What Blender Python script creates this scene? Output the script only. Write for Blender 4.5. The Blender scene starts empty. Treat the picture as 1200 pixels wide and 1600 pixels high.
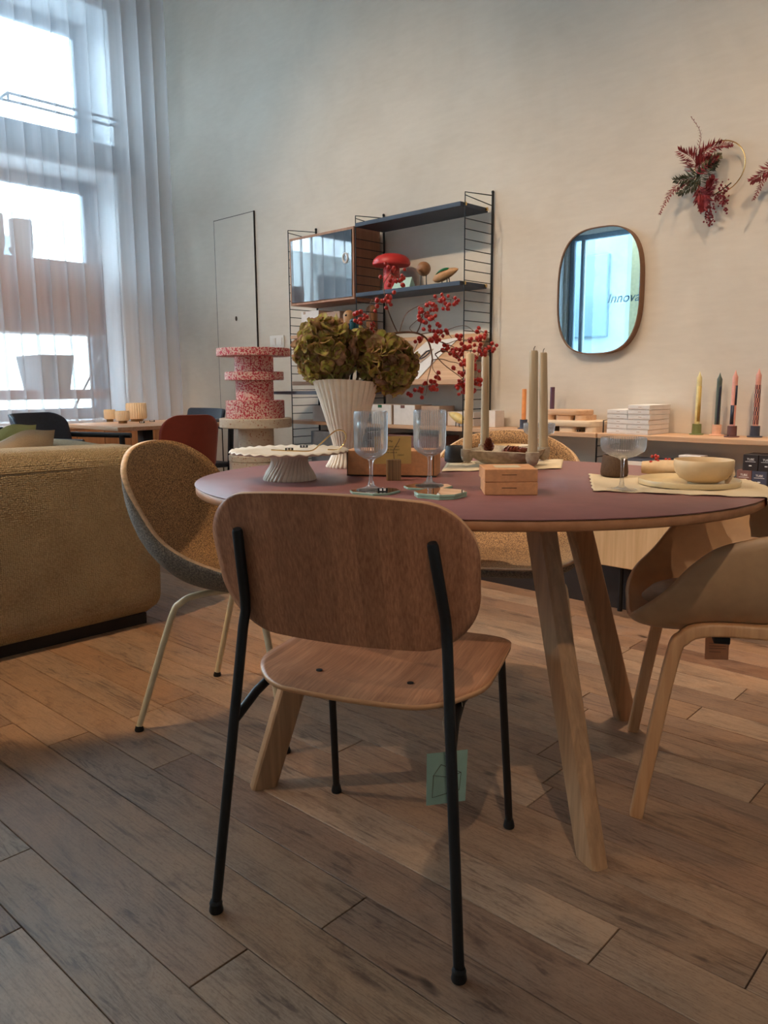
import bpy, bmesh, math, random
from mathutils import Vector, Matrix
random.seed(7)
SC = bpy.context.scene
COL = SC.collection
PI = math.pi
V = Vector

# ------------------------------------------------------------------ camera
CAM_H = 0.98
RIGHT = V((0.71997, 0.69398, -0.00567)).normalized()
UP = V((-0.10784, 0.11994, 0.98691)).normalized()
FWD = V((-0.68557, 0.70993, -0.16119)).normalized()
FPX = 1222.0
ORG = V((0, 0, CAM_H))
cam_d = bpy.data.cameras.new('camera')
cam = bpy.data.objects.new('camera', cam_d)
COL.objects.link(cam)
cam_d.sensor_fit = 'HORIZONTAL'
cam_d.sensor_width = 36.0
cam_d.lens = 36.0 * FPX / 1200.0
cam_d.clip_start = 0.05
cam_d.clip_end = 200
m3 = Matrix((RIGHT, UP, -FWD)).transposed()
cam.matrix_world = Matrix.Translation(ORG) @ m3.to_4x4()
SC.camera = cam

# ------------------------------------------------------------------ world, lamps, exposure
SC.view_settings.view_transform = 'Standard'
SC.view_settings.look = 'None'
SC.view_settings.gamma = 1.0
SC.view_settings.use_curve_mapping = False
SC.view_settings.exposure = 0.78
w = bpy.data.worlds.new('sky')
SC.world = w
w.use_nodes = True
bg = w.node_tree.nodes['Background']
bg.inputs[0].default_value = (0.68, 0.86, 1.0, 1)
bg.inputs[1].default_value = 12.0

WARM = (1.0, 0.72, 0.47)
NEUT = (1.0, 0.80, 0.60)
# (position, target, watts, half angle, blend, colour)
SPOTS = [
    ((-3.3, -0.3, 4.30), (-3.3, 3.44, 1.25), 185, 24, 0.9, NEUT),
    ((-1.9, -0.1, 4.30), (-1.75, 3.44, 1.00), 120, 22, 0.9, WARM),
    ((0.35, 0.7, 4.30), (-0.9, 3.44, 0.90), 150, 26, 0.9, WARM),
    ((-2.47, -0.37, 4.30), (-2.68, 1.35, 0.0), 240, 10.5, 0.3, (1.0, 0.70, 0.40)),
    ((-1.5, 3.0, 4.30), (-1.60, 2.50, 0.0), 170, 18, 0.6, NEUT),
    ((0.2, 2.7, 4.30), (-0.75, 2.25, 0.0), 60, 13, 0.5, WARM),
    ((-2.9, 0.3, 4.30), (-1.35, 1.65, 0.74), 130, 11, 0.6, WARM),
    ((-3.3, 0.8, 4.30), (-5.50, 2.35, 0.95), 300, 16, 0.8, WARM),
    ((-3.5, -0.8, 4.30), (-1.55, 1.5, 0.85), 130, 12, 0.7, NEUT),  # added lamp to brighten the near sides of the table things
    ((0.9, -0.9, 4.30), (-0.55, 1.70, 0.55), 135, 12, 0.7, NEUT),  # added fill lamp for the near side of the tan armchair
    ((-0.6, -1.0, 4.30), (-0.9, -2.7, 1.7), 140, 36, 0.9, NEUT),  # added fill lamp, bounced off the front wall onto the chair back
    ((-3.0, -1.0, 4.30), (-3.2, -2.7, 1.7), 120, 36, 0.9, NEUT),  # second added bounce fill lamp at the front wall
]
LAMPS = []
for i, (p, t, wt, ang, bl, c) in enumerate(SPOTS):
    ld = bpy.data.lights.new('spot_lamp', 'SPOT')
    ld.energy = wt
    ld.color = c
    ld.spot_size = math.radians(ang * 2)
    ld.spot_blend = bl
    ld.shadow_soft_size = 0.04
    lo = bpy.data.objects.new('spot_lamp', ld)
    COL.objects.link(lo)
    d = (V(t) - V(p)).normalized()
    lo.location = V(p) + d * 0.02
    lo.rotation_euler = d.to_track_quat('-Z', 'Y').to_euler()
    LAMPS.append((V(p), d))

# window portals: they only guide sampling of the sky through the openings
def portal(loc, rot, sx, sy):
    ld = bpy.data.lights.new('window_portal', 'AREA')
    ld.shape = 'RECTANGLE'
    ld.size = sx
    ld.size_y = sy
    ld.cycles.is_portal = True
    lo = bpy.data.objects.new('window_portal', ld)
    COL.objects.link(lo)
    lo.location = loc
    lo.rotation_euler = rot
portal((-6.30, 1.55, 3.25), (0, -PI / 2, 0), 0.9, 3.0)
portal((-6.30, 1.55, 1.65), (0, -PI / 2, 0), 1.7, 3.0)
portal((-6.30, -1.12, 1.8), (0, -PI / 2, 0), 3.1, 2.0)

# ------------------------------------------------------------------ helpers: pixels to points on known planes
def pdir(x, y):
    return RIGHT * ((x - 600) / FPX) + UP * (-(y - 800) / FPX) + FWD
def at_z(x, y, z):
    d = pdir(x, y)
    return ORG + d * ((z - CAM_H) / d.z)
def at_y(x, y, Y):
    d = pdir(x, y)
    return ORG + d * (Y / d.y)
def at_x(x, y, X):
    d = pdir(x, y)
    return ORG + d * (X / d.x)
def at_dep(x, y, dep):
    return ORG + pdir(x, y) * dep
def depth_of(p):
    return (V(p) - ORG).dot(FWD)

# ------------------------------------------------------------------ helpers: meshes
class MB:
    def __init__(s):
        s.v = []
        s.f = []
        s.mi = []
    def add(s, vs, fs, mi=0):
        o = len(s.v)
        s.v += [tuple(p) for p in vs]
        s.f += [tuple(i + o for i in f) for f in fs]
        s.mi += [mi] * len(fs)
        return s
    def box(s, c, size, bev=0.0, rot=None, seg=2, mi=0):
        bm = bmesh.new()
        bmesh.ops.create_cube(bm, size=1.0)
        bmesh.ops.scale(bm, vec=V(size), verts=bm.verts)
        if bev > 0:
            bmesh.ops.bevel(bm, geom=list(bm.edges), offset=bev, segments=seg, profile=0.5, affect='EDGES')
        M = Matrix.Translation(V(c)) @ (rot.to_4x4() if rot is not None else Matrix.Identity(4))
        bmesh.ops.transform(bm, matrix=M, verts=bm.verts)
        bm.verts.index_update()
        s.add([v.co for v in bm.verts], [[v.index for v in f.verts] for f in bm.faces], mi)
        bm.free()
        return s
    def prism(s, poly, z0, z1, mi=0, bev=0.0):
        n = len(poly)
        if bev > 0:
            c = [sum(p[0] for p in poly) / n, sum(p[1] for p in poly) / n]
            def ins(p):
                d = V((p[0] - c[0], p[1] - c[1])); L = max(d.length, 1e-6)
                return (p[0] - d[0] / L * bev, p[1] - d[1] / L * bev)
            inn = [ins(p) for p in poly]
            rings = [[(p[0], p[1], z0) for p in inn], [(p[0], p[1], z0 + bev) for p in poly], [(p[0], p[1], z1 - bev) for p in poly], [(p[0], p[1], z1) for p in inn]]
        else:
            rings = [[(p[0], p[1], z0) for p in poly], [(p[0], p[1], z1) for p in poly]]
        vs = [p for r in rings for p in r]
        fs = [list(range(n))[::-1]]
        for k in range(len(rings) - 1):
            for i in range(n):
                j = (i + 1) % n
                fs.append((k * n + i, k * n + j, (k + 1) * n + j, (k + 1) * n + i))
        fs.append(list(range((len(rings) - 1) * n, len(rings) * n)))
        return s.add(vs, fs, mi)
    def sweep(s, pts, sec, cap=True, mi=0, up=V((0, 0, 1)), scale=None):
        pts = [V(p) for p in pts]
        n = len(sec)
        rings = []
        for i, p in enumerate(pts):
            if i == 0: t = pts[1] - pts[0]
            elif i == len(pts) - 1: t = pts[-1] - pts[-2]
            else: t = (pts[i + 1] - p).normalized() + (p - pts[i - 1]).normalized()
            t = t.normalized() if t.length > 1e-9 else V((0, 0, 1))
            if i == 0:
                a = up.cross(t)
                if a.length < 1e-3: a = V((1, 0, 0)).cross(t)
                a.normalize()
            else:
                a = (a - t * a.dot(t))
                if a.length < 1e-6: a = t.orthogonal()
                a.normalize()
            b = t.cross(a)
            k = 1.0 if scale is None else scale[i]
            rings.append([p + a * (q[0] * k) + b * (q[1] * k) for q in sec])
        vs = [p for r in rings for p in r]
        fs = []
        for k in range(len(rings) - 1):
            for i in range(n):
                j = (i + 1) % n
                fs.append((k * n + i, k * n + j, (k + 1) * n + j, (k + 1) * n + i))
        if cap:
            fs.append(list(range(n))[::-1])
            fs.append(list(range((len(rings) - 1) * n, len(rings) * n)))
        return s.add(vs, fs, mi)
    def tube(s, pts, r, n=8, cap=True, mi=0, up=V((0, 0, 1))):
        if isinstance(r, (list, tuple)):
            sec = [(math.cos(2 * PI * i / n), math.sin(2 * PI * i / n)) for i in range(n)]
            return s.sweep(pts, sec, cap, mi, up, scale=r)
        sec = [(r * math.cos(2 * PI * i / n), r * math.sin(2 * PI * i / n)) for i in range(n)]
        return s.sweep(pts, sec, cap, mi, up)
    def lathe(s, prof, n=32, c=(0, 0, 0), fn=None, mi=0, cap0=True, cap1=True):
        vs = []
        for k, (r, z) in enumerate(prof):
            for i in range(n):
                a = 2 * PI * i / n
                rr, zz, aa = (r, z, a) if fn is None else fn(r, z, a)
                vs.append((c[0] + rr * math.cos(aa), c[1] + rr * math.sin(aa), c[2] + zz))
        fs = []
        for k in range(len(prof) - 1):
            for i in range(n):
                j = (i + 1) % n
                fs.append((k * n + i, k * n + j, (k + 1) * n + j, (k + 1) * n + i))
        if cap0: fs.append(list(range(n))[::-1])
        if cap1: fs.append(list(range((len(prof) - 1) * n, len(prof) * n)))
        return s.add(vs, fs, mi)
    def grid(s, fn, nu, nv, cu=False, mi=0):
        vs = []
        for j in range(nv):
            for i in range(nu):
                u = i / (nu if cu else nu - 1)
                vs.append(fn(u, j / (nv - 1)))
        fs = []
        for j in range(nv - 1):
            for i in range(nu if cu else nu - 1):
                k = (i + 1) % nu
                fs.append((j * nu + i, j * nu + k, (j + 1) * nu + k, (j + 1) * nu + i))
        return s.add(vs, fs, mi)
    def ball(s, c, r, n=10, m=6, sc=(1, 1, 1), mi=0):
        prof = [(math.sin(PI * k / m) * r, -math.cos(PI * k / m) * r) for k in range(1, m)]
        vs = []
        for rr, z in prof:
            for i in range(n):
                a = 2 * PI * i / n
                vs.append((c[0] + rr * math.cos(a) * sc[0], c[1] + rr * math.sin(a) * sc[1], c[2] + z * sc[2]))
        b = len(vs)
        vs.append((c[0], c[1], c[2] - r * sc[2]))
        vs.append((c[0], c[1], c[2] + r * sc[2]))
        fs = []
        for k in range(len(prof) - 1):
            for i in range(n):
                j = (i + 1) % n
                fs.append((k * n + i, k * n + j, (k + 1) * n + j, (k + 1) * n + i))
        for i in range(n):
            j = (i + 1) % n
            fs.append((b, j, i))
            L = (len(prof) - 1) * n
            fs.append((b + 1, L + i, L + j))
        return s.add(vs, fs, mi)
    def mesh(s, name, mats, ang=40):
        me = bpy.data.meshes.new(name)
        me.from_pydata(s.v, [], s.f)
        if not isinstance(mats, (list, tuple)): mats = [mats]
        for m in mats: me.materials.append(m)
        if any(s.mi): me.polygons.foreach_set('material_index', s.mi)
        me.polygons.foreach_set('use_smooth', [ang > 0] * len(s.f))
        if 0 < ang < 180: me.set_sharp_from_angle(angle=math.radians(ang))
        me.update()
        return me
    def build(s, name, mats, parent=None, ang=40):
        return link(name, s.mesh(name, mats, ang), parent)

def link(name, me, parent=None, loc=None, rot=None):
    o = bpy.data.objects.new(name, me)
    COL.objects.link(o)
    if parent is not None: o.parent = parent
    if loc is not None: o.location = loc
    if rot is not None: o.rotation_euler = rot
    return o
def solid(o, t, off=-1.0, rim=None, sub=0):
    md = o.modifiers.new('solid', 'SOLIDIFY')
    md.thickness = t
    md.offset = off
    if rim is not None: md.material_offset_rim = rim
    if sub:
        ms = o.modifiers.new('sub', 'SUBSURF')
        ms.levels = sub
        ms.render_levels = sub
    return o
def tag(o, label, cat, group=None, kind=None):
    if label: o['label'] = label
    if cat: o['category'] = cat
    if group: o['group'] = group
    if kind: o['kind'] = kind
    return o
def thing(name, label, cat, loc=(0, 0, 0), rz=0.0, group=None):
    o = bpy.data.objects.new(name, None)
    COL.objects.link(o)
    o.empty_display_size = 0.05
    o.location = loc
    o.rotation_euler = (0, 0, rz)
    return tag(o, label, cat, group)
def structure(name, mb, m, parent=None, ang=30):
    o = mb.build(name, m, parent, ang)
    if parent is None: o['kind'] = 'structure'
    return o
def rr_poly(hx, hy, r, n=6, c=(0, 0)):
    out = []
    for cx, cy, a0 in ((hx - r, hy - r, 0), (-hx + r, hy - r, PI / 2), (-hx + r, -hy + r, PI), (hx - r, -hy + r, 1.5 * PI)):
        for k in range(n + 1):
            a = a0 + PI / 2 * k / n
            out.append((c[0] + cx + r * math.cos(a), c[1] + cy + r * math.sin(a)))
    return out
def catmull(pts, n=6, closed=False):
    pts = [V(p) for p in pts]
    out = []
    N = len(pts)
    for i in range(N if closed else N - 1):
        if closed: p0, p1, p2, p3 = pts[(i - 1) % N], pts[i], pts[(i + 1) % N], pts[(i + 2) % N]
        else: p0, p1, p2, p3 = pts[max(i - 1, 0)], pts[i], pts[i + 1], pts[min(i + 2, N - 1)]
        for k in range(n):
            t = k / n
            out.append(0.5 * ((2 * p1) + (p2 - p0) * t + (2 * p0 - 5 * p1 + 4 * p2 - p3) * t * t + (3 * p1 - p0 - 3 * p2 + p3) * t ** 3))
    if not closed: out.append(pts[-1])
    return out
RZ = lambda a: Matrix.Rotation(a, 3, 'Z')

# ------------------------------------------------------------------ helpers: materials
def lin(c):
    def f(x):
        x /= 255.0
        return x / 12.92 if x <= 0.04045 else ((x + 0.055) / 1.055) ** 2.4
    return (f(c[0]), f(c[1]), f(c[2]), 1.0)
def base_mat(name):
    m = bpy.data.materials.new(name)
    m.use_nodes = True
    nt = m.node_tree
    b = nt.nodes['Principled BSDF']
    return m, nt, b
def setp(b, rough=0.5, metal=0.0, spec=None, coat=0.0):
    b.inputs['Roughness'].default_value = rough
    b.inputs['Metallic'].default_value = metal
    if spec is not None: b.inputs['Specular IOR Level'].default_value = spec
    if coat: b.inputs['Coat Weight'].default_value = coat
def coords(nt, scale=(1, 1, 1), rnd=False, rot=(0, 0, 0)):
    tc = nt.nodes.new('ShaderNodeTexCoord')
    mp = nt.nodes.new('ShaderNodeMapping')
    mp.inputs['Scale'].default_value = scale
    mp.inputs['Rotation'].default_value = rot
    nt.links.new(tc.outputs['Object'], mp.inputs['Vector'])
    if rnd:
        oi = nt.nodes.new('ShaderNodeObjectInfo')
        mu = nt.nodes.new('ShaderNodeMath')
        mu.operation = 'MULTIPLY'
        mu.inputs[1].default_value = 37.0
        cb = nt.nodes.new('ShaderNodeCombineXYZ')
        nt.links.new(oi.outputs['Random'], mu.inputs[0])
        for k in range(3): nt.links.new(mu.outputs[0], cb.inputs[k])
        nt.links.new(cb.outputs[0], mp.inputs['Location'])
    return mp.outputs[0]
def noise(nt, vec, scale, detail=4, rough=0.55, dist=0.0):
    n = nt.nodes.new('ShaderNodeTexNoise')
    n.inputs['Scale'].default_value = scale
    n.inputs['Detail'].default_value = detail
    n.inputs['Roughness'].default_value = rough
    n.inputs['Distortion'].default_value = dist
    nt.links.new(vec, n.inputs['Vector'])
    return n.outputs['Fac']
def ramp(nt, fac, stops):
    r = nt.nodes.new('ShaderNodeValToRGB')
    el = r.color_ramp.elements
    while len(el) < len(stops): el.new(0.5)
    for e, (p, c) in zip(el, stops):
        e.position = p
        e.color = lin(c)
    nt.links.new(fac, r.inputs[0])
    return r.outputs[0]
def mixc(nt, a, b, fac, mode='MIX'):
    m = nt.nodes.new('ShaderNodeMix')
    m.data_type = 'RGBA'
    m.blend_type = mode
    for s_, x in ((6, a), (7, b)):
        if isinstance(x, tuple): m.inputs[s_].default_value = x
        else: nt.links.new(x, m.inputs[s_])
    if isinstance(fac, (int, float)): m.inputs[0].default_value = fac
    else: nt.links.new(fac, m.inputs[0])
    return m.outputs[2]
def bump(nt, b, h, strength=0.2, dist=0.002):
    n = nt.nodes.new('ShaderNodeBump')
    n.inputs['Strength'].default_value = strength
    n.inputs['Distance'].default_value = dist
    nt.links.new(h, n.inputs['Height'])
    nt.links.new(n.outputs[0], b.inputs['Normal'])
def plain(name, c, rough=0.5, metal=0.0, var=0.06, sc=30, bmp=0.0, spec=None, coat=0.0):
    m, nt, b = base_mat(name)
    setp(b, rough, metal, spec, coat)
    v = coords(nt)
    f = noise(nt, v, sc, 3)
    lo = tuple(max(0, x * (1 - var)) for x in c)
    hi = tuple(min(255, x * (1 + var)) for x in c)
    nt.links.new(ramp(nt, f, [(0.3, lo), (0.7, hi)]), b.inputs['Base Color'])
    if bmp: bump(nt, b, f, bmp, 0.001)
    return m
def wood(name, c1, c2, axis='X', fine=60, long=3.0, rough=0.5, blotch=0.35, rnd=False, coat=0.0, contrast=(0.35, 0.68), strips=0.0):
    m, nt, b = base_mat(name)
    setp(b, rough, coat=coat)
    k = fine
    sc = {'X': (long, k, k), 'Y': (k, long, k), 'Z': (k, k, long)}[axis]
    v = coords(nt, sc, rnd)
    f = noise(nt, v, 1.0, 6, 0.6, 0.3)
    v2 = coords(nt, tuple(x * 0.16 for x in sc), rnd)
    f2 = noise(nt, v2, 1.0, 4, 0.6, 1.2)
    c = ramp(nt, f, [(contrast[0], c1), (contrast[1], c2)])
    mid = tuple(0.55 * a + 0.45 * d for a, d in zip(c1, c2))
    c2n = ramp(nt, f2, [(0.35, c1), (0.65, c2)])
    col_ = mixc(nt, c, c2n, blotch)
    if strips:
        ns = noise(nt, coords(nt, (strips, 0.0, 0.0)), 1.0, 0)
        st_ = ramp(nt, ns, [(0.0, (196, 186, 180)), (0.40, (255, 252, 248)), (0.50, (214, 202, 196)), (0.60, (240, 232, 226))])
        st_.node.color_ramp.interpolation = 'CONSTANT'
        col_ = mixc(nt, col_, st_, 0.42, 'MULTIPLY')
    nt.links.new(col_, b.inputs['Base Color'])
    bump(nt, b, f, 0.12, 0.0008)
    return m
def weave(name, c1, c2, sc=260, rough=0.9, bmp=0.6, dist=0.002):
    m, nt, b = base_mat(name)
    setp(b, rough, spec=0.2)
    tc = nt.nodes.new('ShaderNodeTexCoord')
    vo = nt.nodes.new('ShaderNodeTexVoronoi')
    vo.inputs['Scale'].default_value = sc
    vo.inputs['Randomness'].default_value = 0.45
    nt.links.new(tc.outputs['Object'], vo.inputs['Vector'])
    f2 = noise(nt, coords(nt), 6, 3)
    c = ramp(nt, vo.outputs['Distance'], [(0.1, c2), (0.75, c1)])
    d = tuple(x * 0.9 for x in c2)
    nt.links.new(mixc(nt, c, ramp(nt, f2, [(0.3, c1), (0.7, c2)]), 0.25), b.inputs['Base Color'])
    inv = nt.nodes.new('ShaderNodeMath')
    inv.operation = 'SUBTRACT'
    inv.inputs[0].default_value = 1.0
    nt.links.new(vo.outputs['Distance'], inv.inputs[1])
    bump(nt, b, inv.outputs[0], bmp, dist)
    return m
def speckle(name, base, c2, sc=60, cut=(0.5, 0.56), rough=0.5, detail=2.0, c3=None, cut3=(0.62, 0.66), sc3=40):
    m, nt, b = base_mat(name)
    setp(b, rough)
    v = coords(nt)
    f = noise(nt, v, sc, detail, 0.5, 0.4)
    c = ramp(nt, f, [(cut[0], base), (cut[1], c2)])
    if c3:
        f3 = noise(nt, coords(nt, rot=(0.5, 0.3, 1)), sc3, 1.0)
        r3 = nt.nodes.new('ShaderNodeValToRGB')
        r3.color_ramp.elements[0].position = cut3[0]
        r3.color_ramp.elements[1].position = cut3[1]
        nt.links.new(f3, r3.inputs[0])
        c = mixc(nt, c, lin(c3), r3.outputs[0])
    nt.links.new(c, b.inputs['Base Color'])
    bump(nt, b, f, 0.15, 0.001)
    return m
def thin_glass(name, tint=(1, 1, 1), refl=0.9, rough=0.0, haze=0.0):
    m = bpy.data.materials.new(name)
    m.use_nodes = True
    nt = m.node_tree
    nt.nodes.clear()
    out = nt.nodes.new('ShaderNodeOutputMaterial')
    tr = nt.nodes.new('ShaderNodeBsdfTransparent')
    tr.inputs[0].default_value = (*tint, 1)
    gl = nt.nodes.new('ShaderNodeBsdfGlossy')
    gl.inputs['Roughness'].default_value = rough
    gl.inputs[0].default_value = (1, 1, 1, 1)
    fr = nt.nodes.new('ShaderNodeFresnel')
    fr.inputs[0].default_value = 1.5
    mu = nt.nodes.new('ShaderNodeMath')
    mu.operation = 'MULTIPLY'
    mu.use_clamp = True
    mu.inputs[1].default_value = refl
    mx = nt.nodes.new('ShaderNodeMixShader')
    nt.links.new(fr.outputs[0], mu.inputs[0])
    nt.links.new(mu.outputs[0], mx.inputs[0])
    if haze:
        tl = nt.nodes.new('ShaderNodeBsdfTranslucent')
        df = nt.nodes.new('ShaderNodeBsdfDiffuse')
        h1 = nt.nodes.new('ShaderNodeMixShader')
        h2 = nt.nodes.new('ShaderNodeMixShader')
        h2.inputs[0].default_value = haze
        nt.links.new(tl.outputs[0], h1.inputs[1])
        nt.links.new(df.outputs[0], h1.inputs[2])
        nt.links.new(tr.outputs[0], h2.inputs[1])
        nt.links.new(h1.outputs[0], h2.inputs[2])
        nt.links.new(h2.outputs[0], mx.inputs[1])
    else:
        nt.links.new(tr.outputs[0], mx.inputs[1])
    nt.links.new(gl.outputs[0], mx.inputs[2])
    nt.links.new(mx.outputs[0], out.inputs[0])
    return m
def sheer(name, col, opac=0.4, bands=0.2):
    m = bpy.data.materials.new(name)
    m.use_nodes = True
    nt = m.node_tree
    nt.nodes.clear()
    out = nt.nodes.new('ShaderNodeOutputMaterial')
    tr = nt.nodes.new('ShaderNodeBsdfTransparent')
    df = nt.nodes.new('ShaderNodeBsdfDiffuse')
    tl = nt.nodes.new('ShaderNodeBsdfTranslucent')
    df.inputs[0].default_value = lin(col)
    tl.inputs[0].default_value = lin(col)
    a = nt.nodes.new('ShaderNodeMixShader')
    a.inputs[0].default_value = 0.5
    nt.links.new(df.outputs[0], a.inputs[1])
    nt.links.new(tl.outputs[0], a.inputs[2])
    f = noise(nt, coords(nt, (1, 9, 0.15)), 3.0, 3)
    mr = nt.nodes.new('ShaderNodeMapRange')
    mr.inputs[1].default_value = 0.3
    mr.inputs[2].default_value = 0.7
    mr.inputs[3].default_value = opac - bands / 2
    mr.inputs[4].default_value = opac + bands / 2
    nt.links.new(f, mr.inputs[0])
    mx = nt.nodes.new('ShaderNodeMixShader')
    nt.links.new(mr.outputs[0], mx.inputs[0])
    nt.links.new(tr.outputs[0], mx.inputs[1])
    nt.links.new(a.outputs[0], mx.inputs[2])
    nt.links.new(mx.outputs[0], out.inputs[0])
    return m
def glass(name, rough=0.0, col=(1, 1, 1)):
    m, nt, b = base_mat(name)
    setp(b, rough)
    b.inputs['Base Color'].default_value = (*col, 1)
    b.inputs['Transmission Weight'].default_value = 1.0
    b.inputs['IOR'].default_value = 1.45
    return m
def emit(name, col, st):
    m, nt, b = base_mat(name)
    b.inputs['Base Color'].default_value = (0.8, 0.8, 0.8, 1)
    b.inputs['Emission Color'].default_value = (*col, 1)
    b.inputs['Emission Strength'].default_value = st
    return m

def plaster(name, c1, c2):
    m, nt, b = base_mat(name)
    setp(b, 0.75, spec=0.25)
    v = coords(nt)
    f1 = noise(nt, v, 1.6, 5, 0.6, 0.6)
    f2 = noise(nt, coords(nt, (3, 3, 14)), 3.0, 4)
    c = mixc(nt, ramp(nt, f1, [(0.32, c1), (0.68, c2)]), ramp(nt, f2, [(0.3, c1), (0.7, c2)]), 0.3)
    nt.links.new(c, b.inputs['Base Color'])
    bump(nt, b, f2, 0.12, 0.002)
    return m

def floor_mat():
    m, nt, b = base_mat('oak_plank')
    setp(b, 0.42, spec=0.42)
    f = noise(nt, coords(nt, (7.0, 210, 210), True), 1.0, 6, 0.7, 0.4)
    fw = noise(nt, coords(nt, (3.5, 30, 30), True), 1.0, 7, 0.62, 2.2)
    f2 = noise(nt, coords(nt, (6.0, 14, 14), True), 1.0, 6, 0.65, 1.6)
    f3 = noise(nt, coords(nt, (3.0, 6.0, 6.0), True), 1.0, 5, 0.6, 1.0)
    f4 = noise(nt, coords(nt, (6.0, 20, 20), True), 1.0, 2, 0.5, 0.0)
    fs = noise(nt, coords(nt, (90, 260, 260), True), 1.0, 3, 0.7, 0.0)
    oi = nt.nodes.new('ShaderNodeObjectInfo')
    tone = ramp(nt, oi.outputs['Random'], [(0.0, (166, 138, 114)), (0.25, (186, 160, 136)), (0.5, (160, 131, 110)), (0.75, (178, 145, 116)), (1.0, (136, 106, 88))])
    grain = ramp(nt, f, [(0.30, (150, 122, 104)), (0.50, (244, 240, 236)), (1.0, (255, 253, 250))])
    c = mixc(nt, tone, grain, 0.55, 'MULTIPLY')
    wav = ramp(nt, fw, [(0.40, (134, 106, 90)), (0.47, (248, 244, 240)), (0.56, (255, 253, 252)), (0.60, (214, 200, 190)), (0.66, (252, 250, 248))])
    msk = ramp(nt, f3, [(0.42, (0, 0, 0)), (0.60, (255, 255, 255))])
    c = mixc(nt, c, mixc(nt, (1.0, 1.0, 1.0, 1.0), wav, msk), 0.6, 'MULTIPLY')
    blot = ramp(nt, f2, [(0.30, (160, 134, 120)), (0.48, (250, 246, 244)), (0.8, (255, 255, 255))])
    c = mixc(nt, c, blot, 0.5, 'MULTIPLY')
    gray = ramp(nt, f3, [(0.36, (255, 240, 226)), (0.66, (228, 228, 230))])
    c = mixc(nt, c, gray, 0.85, 'MULTIPLY')
    spk = ramp(nt, fs, [(0.30, (190, 176, 166)), (0.5, (255, 255, 255))])
    c = mixc(nt, c, spk, 0.5, 'MULTIPLY')
    knot = ramp(nt, f4, [(0.22, (56, 40, 32)), (0.28, (255, 255, 255))])
    c = mixc(nt, c, knot, 0.75, 'MULTIPLY')
    nt.links.new(c, b.inputs['Base Color'])
    rr = nt.nodes.new('ShaderNodeMapRange')
    rr.inputs[3].default_value = 0.34
    rr.inputs[4].default_value = 0.56
    nt.links.new(f2, rr.inputs[0])
    nt.links.new(rr.outputs[0], b.inputs['Roughness'])
    bump(nt, b, f, 0.22, 0.0012)
    return m

M = {}
M['plaster'] = plaster('wall_plaster', (212, 202, 188), (228, 219, 206))
M['white_paint'] = plain('white_paint', (226, 230, 234), 0.6, var=0.02)
M['ceiling'] = plain('ceiling_paint', (196, 192, 188), 0.9, var=0.02)
M['wallgray'] = plain('gray_wall', (196, 190, 184), 0.9, var=0.03)
M['plank'] = floor_mat()
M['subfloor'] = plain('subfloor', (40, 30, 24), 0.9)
M['frame_gray'] = plain('window_frame_paint', (120, 134, 150), 0.5, var=0.03)
M['lintel'] = plain('lintel_paint', (150, 158, 168), 0.7, var=0.03)
M['black'] = plain('black_metal', (8, 8, 9), 0.46, var=0.1)
M['blackwood'] = plain('black_stain', (26, 27, 32), 0.45, var=0.12, sc=50)
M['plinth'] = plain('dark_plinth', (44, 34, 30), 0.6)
M['rubber'] = plain('black_rubber', (12, 12, 12), 0.6)
M['veneer'] = wood('oak_veneer', (150, 96, 68), (196, 138, 102), 'Z', 260, 7.0, 0.42, 0.18, strips=9.0)
M['veneer_seat'] = wood('oak_veneer_seat', (168, 112, 80), (208, 150, 112), 'Y', 240, 7.0, 0.4, 0.18, strips=7.0)
M['ply'] = wood('ply_edge', (206, 148, 102), (228, 172, 124), 'X', 30, 3, 0.5)
M['oak_leg'] = wood('oak_leg', (146, 108, 76), (190, 146, 106), 'Z', 90, 5.0, 0.5, 0.4)
M['oak_light'] = wood('light_oak', (196, 152, 116), (224, 184, 148), 'X', 70, 3.0, 0.5, 0.4)
M['blond'] = wood('blond_wood', (216, 190, 158), (236, 212, 182), 'X', 60, 3, 0.5)
M['oak_light_z'] = wood('light_oak_upright', (206, 164, 116), (230, 192, 146), 'Z', 80, 4.0, 0.5, 0.4)
M['oak_mid'] = wood('bench_oak', (150, 102, 68), (184, 130, 92), 'Z', 60, 4.0, 0.5, 0.5, rnd=True)
M['cab_wood'] = wood('cabinet_oak', (160, 112, 84), (192, 144, 112), 'Z', 70, 4.0, 0.5, 0.4)
M['lino'] = plain('burgundy_linoleum', (134, 88, 86), 0.38, var=0.04, sc=18, spec=0.45)
M['table_edge'] = wood('table_edge_ply', (160, 104, 66), (188, 130, 88), 'X', 40, 3, 0.5)
M['cork'] = speckle('cork_shell', (116, 84, 56), (208, 162, 108), 300, (0.40, 0.64), 0.75, 3.0, (84, 62, 46), (0.58, 0.70), 280)
M['cork_rim'] = plain('cork_rim', (206, 170, 132), 0.7, var=0.1, sc=90)
M['cork_out'] = speckle('cork_outside', (92, 84, 76), (150, 138, 124), 240, (0.40, 0.66), 0.8, 3.0)
M['cream_metal'] = plain('cream_metal', (222, 204, 168), 0.4, var=0.03)
M['sofa'] = weave('sofa_tweed', (150, 126, 96), (200, 176, 138), 135, 0.95, 1.0, 0.008)
M['sofa_dark'] = plain('sofa_seam', (120, 98, 70), 0.9)
M['pillow'] = weave('beige_linen', (168, 144, 118), (196, 172, 144), 320, 0.95, 0.3, 0.001)
M['pillow_green'] = weave('green_linen', (160, 156, 96), (190, 186, 128), 320, 0.95, 0.3, 0.001)
M['shell_tan'] = plain('tan_shell', (188, 150, 112), 0.45, var=0.03)
M['shell_pad'] = plain('pad_leather', (126, 98, 76), 0.5, var=0.08, sc=60)
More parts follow.
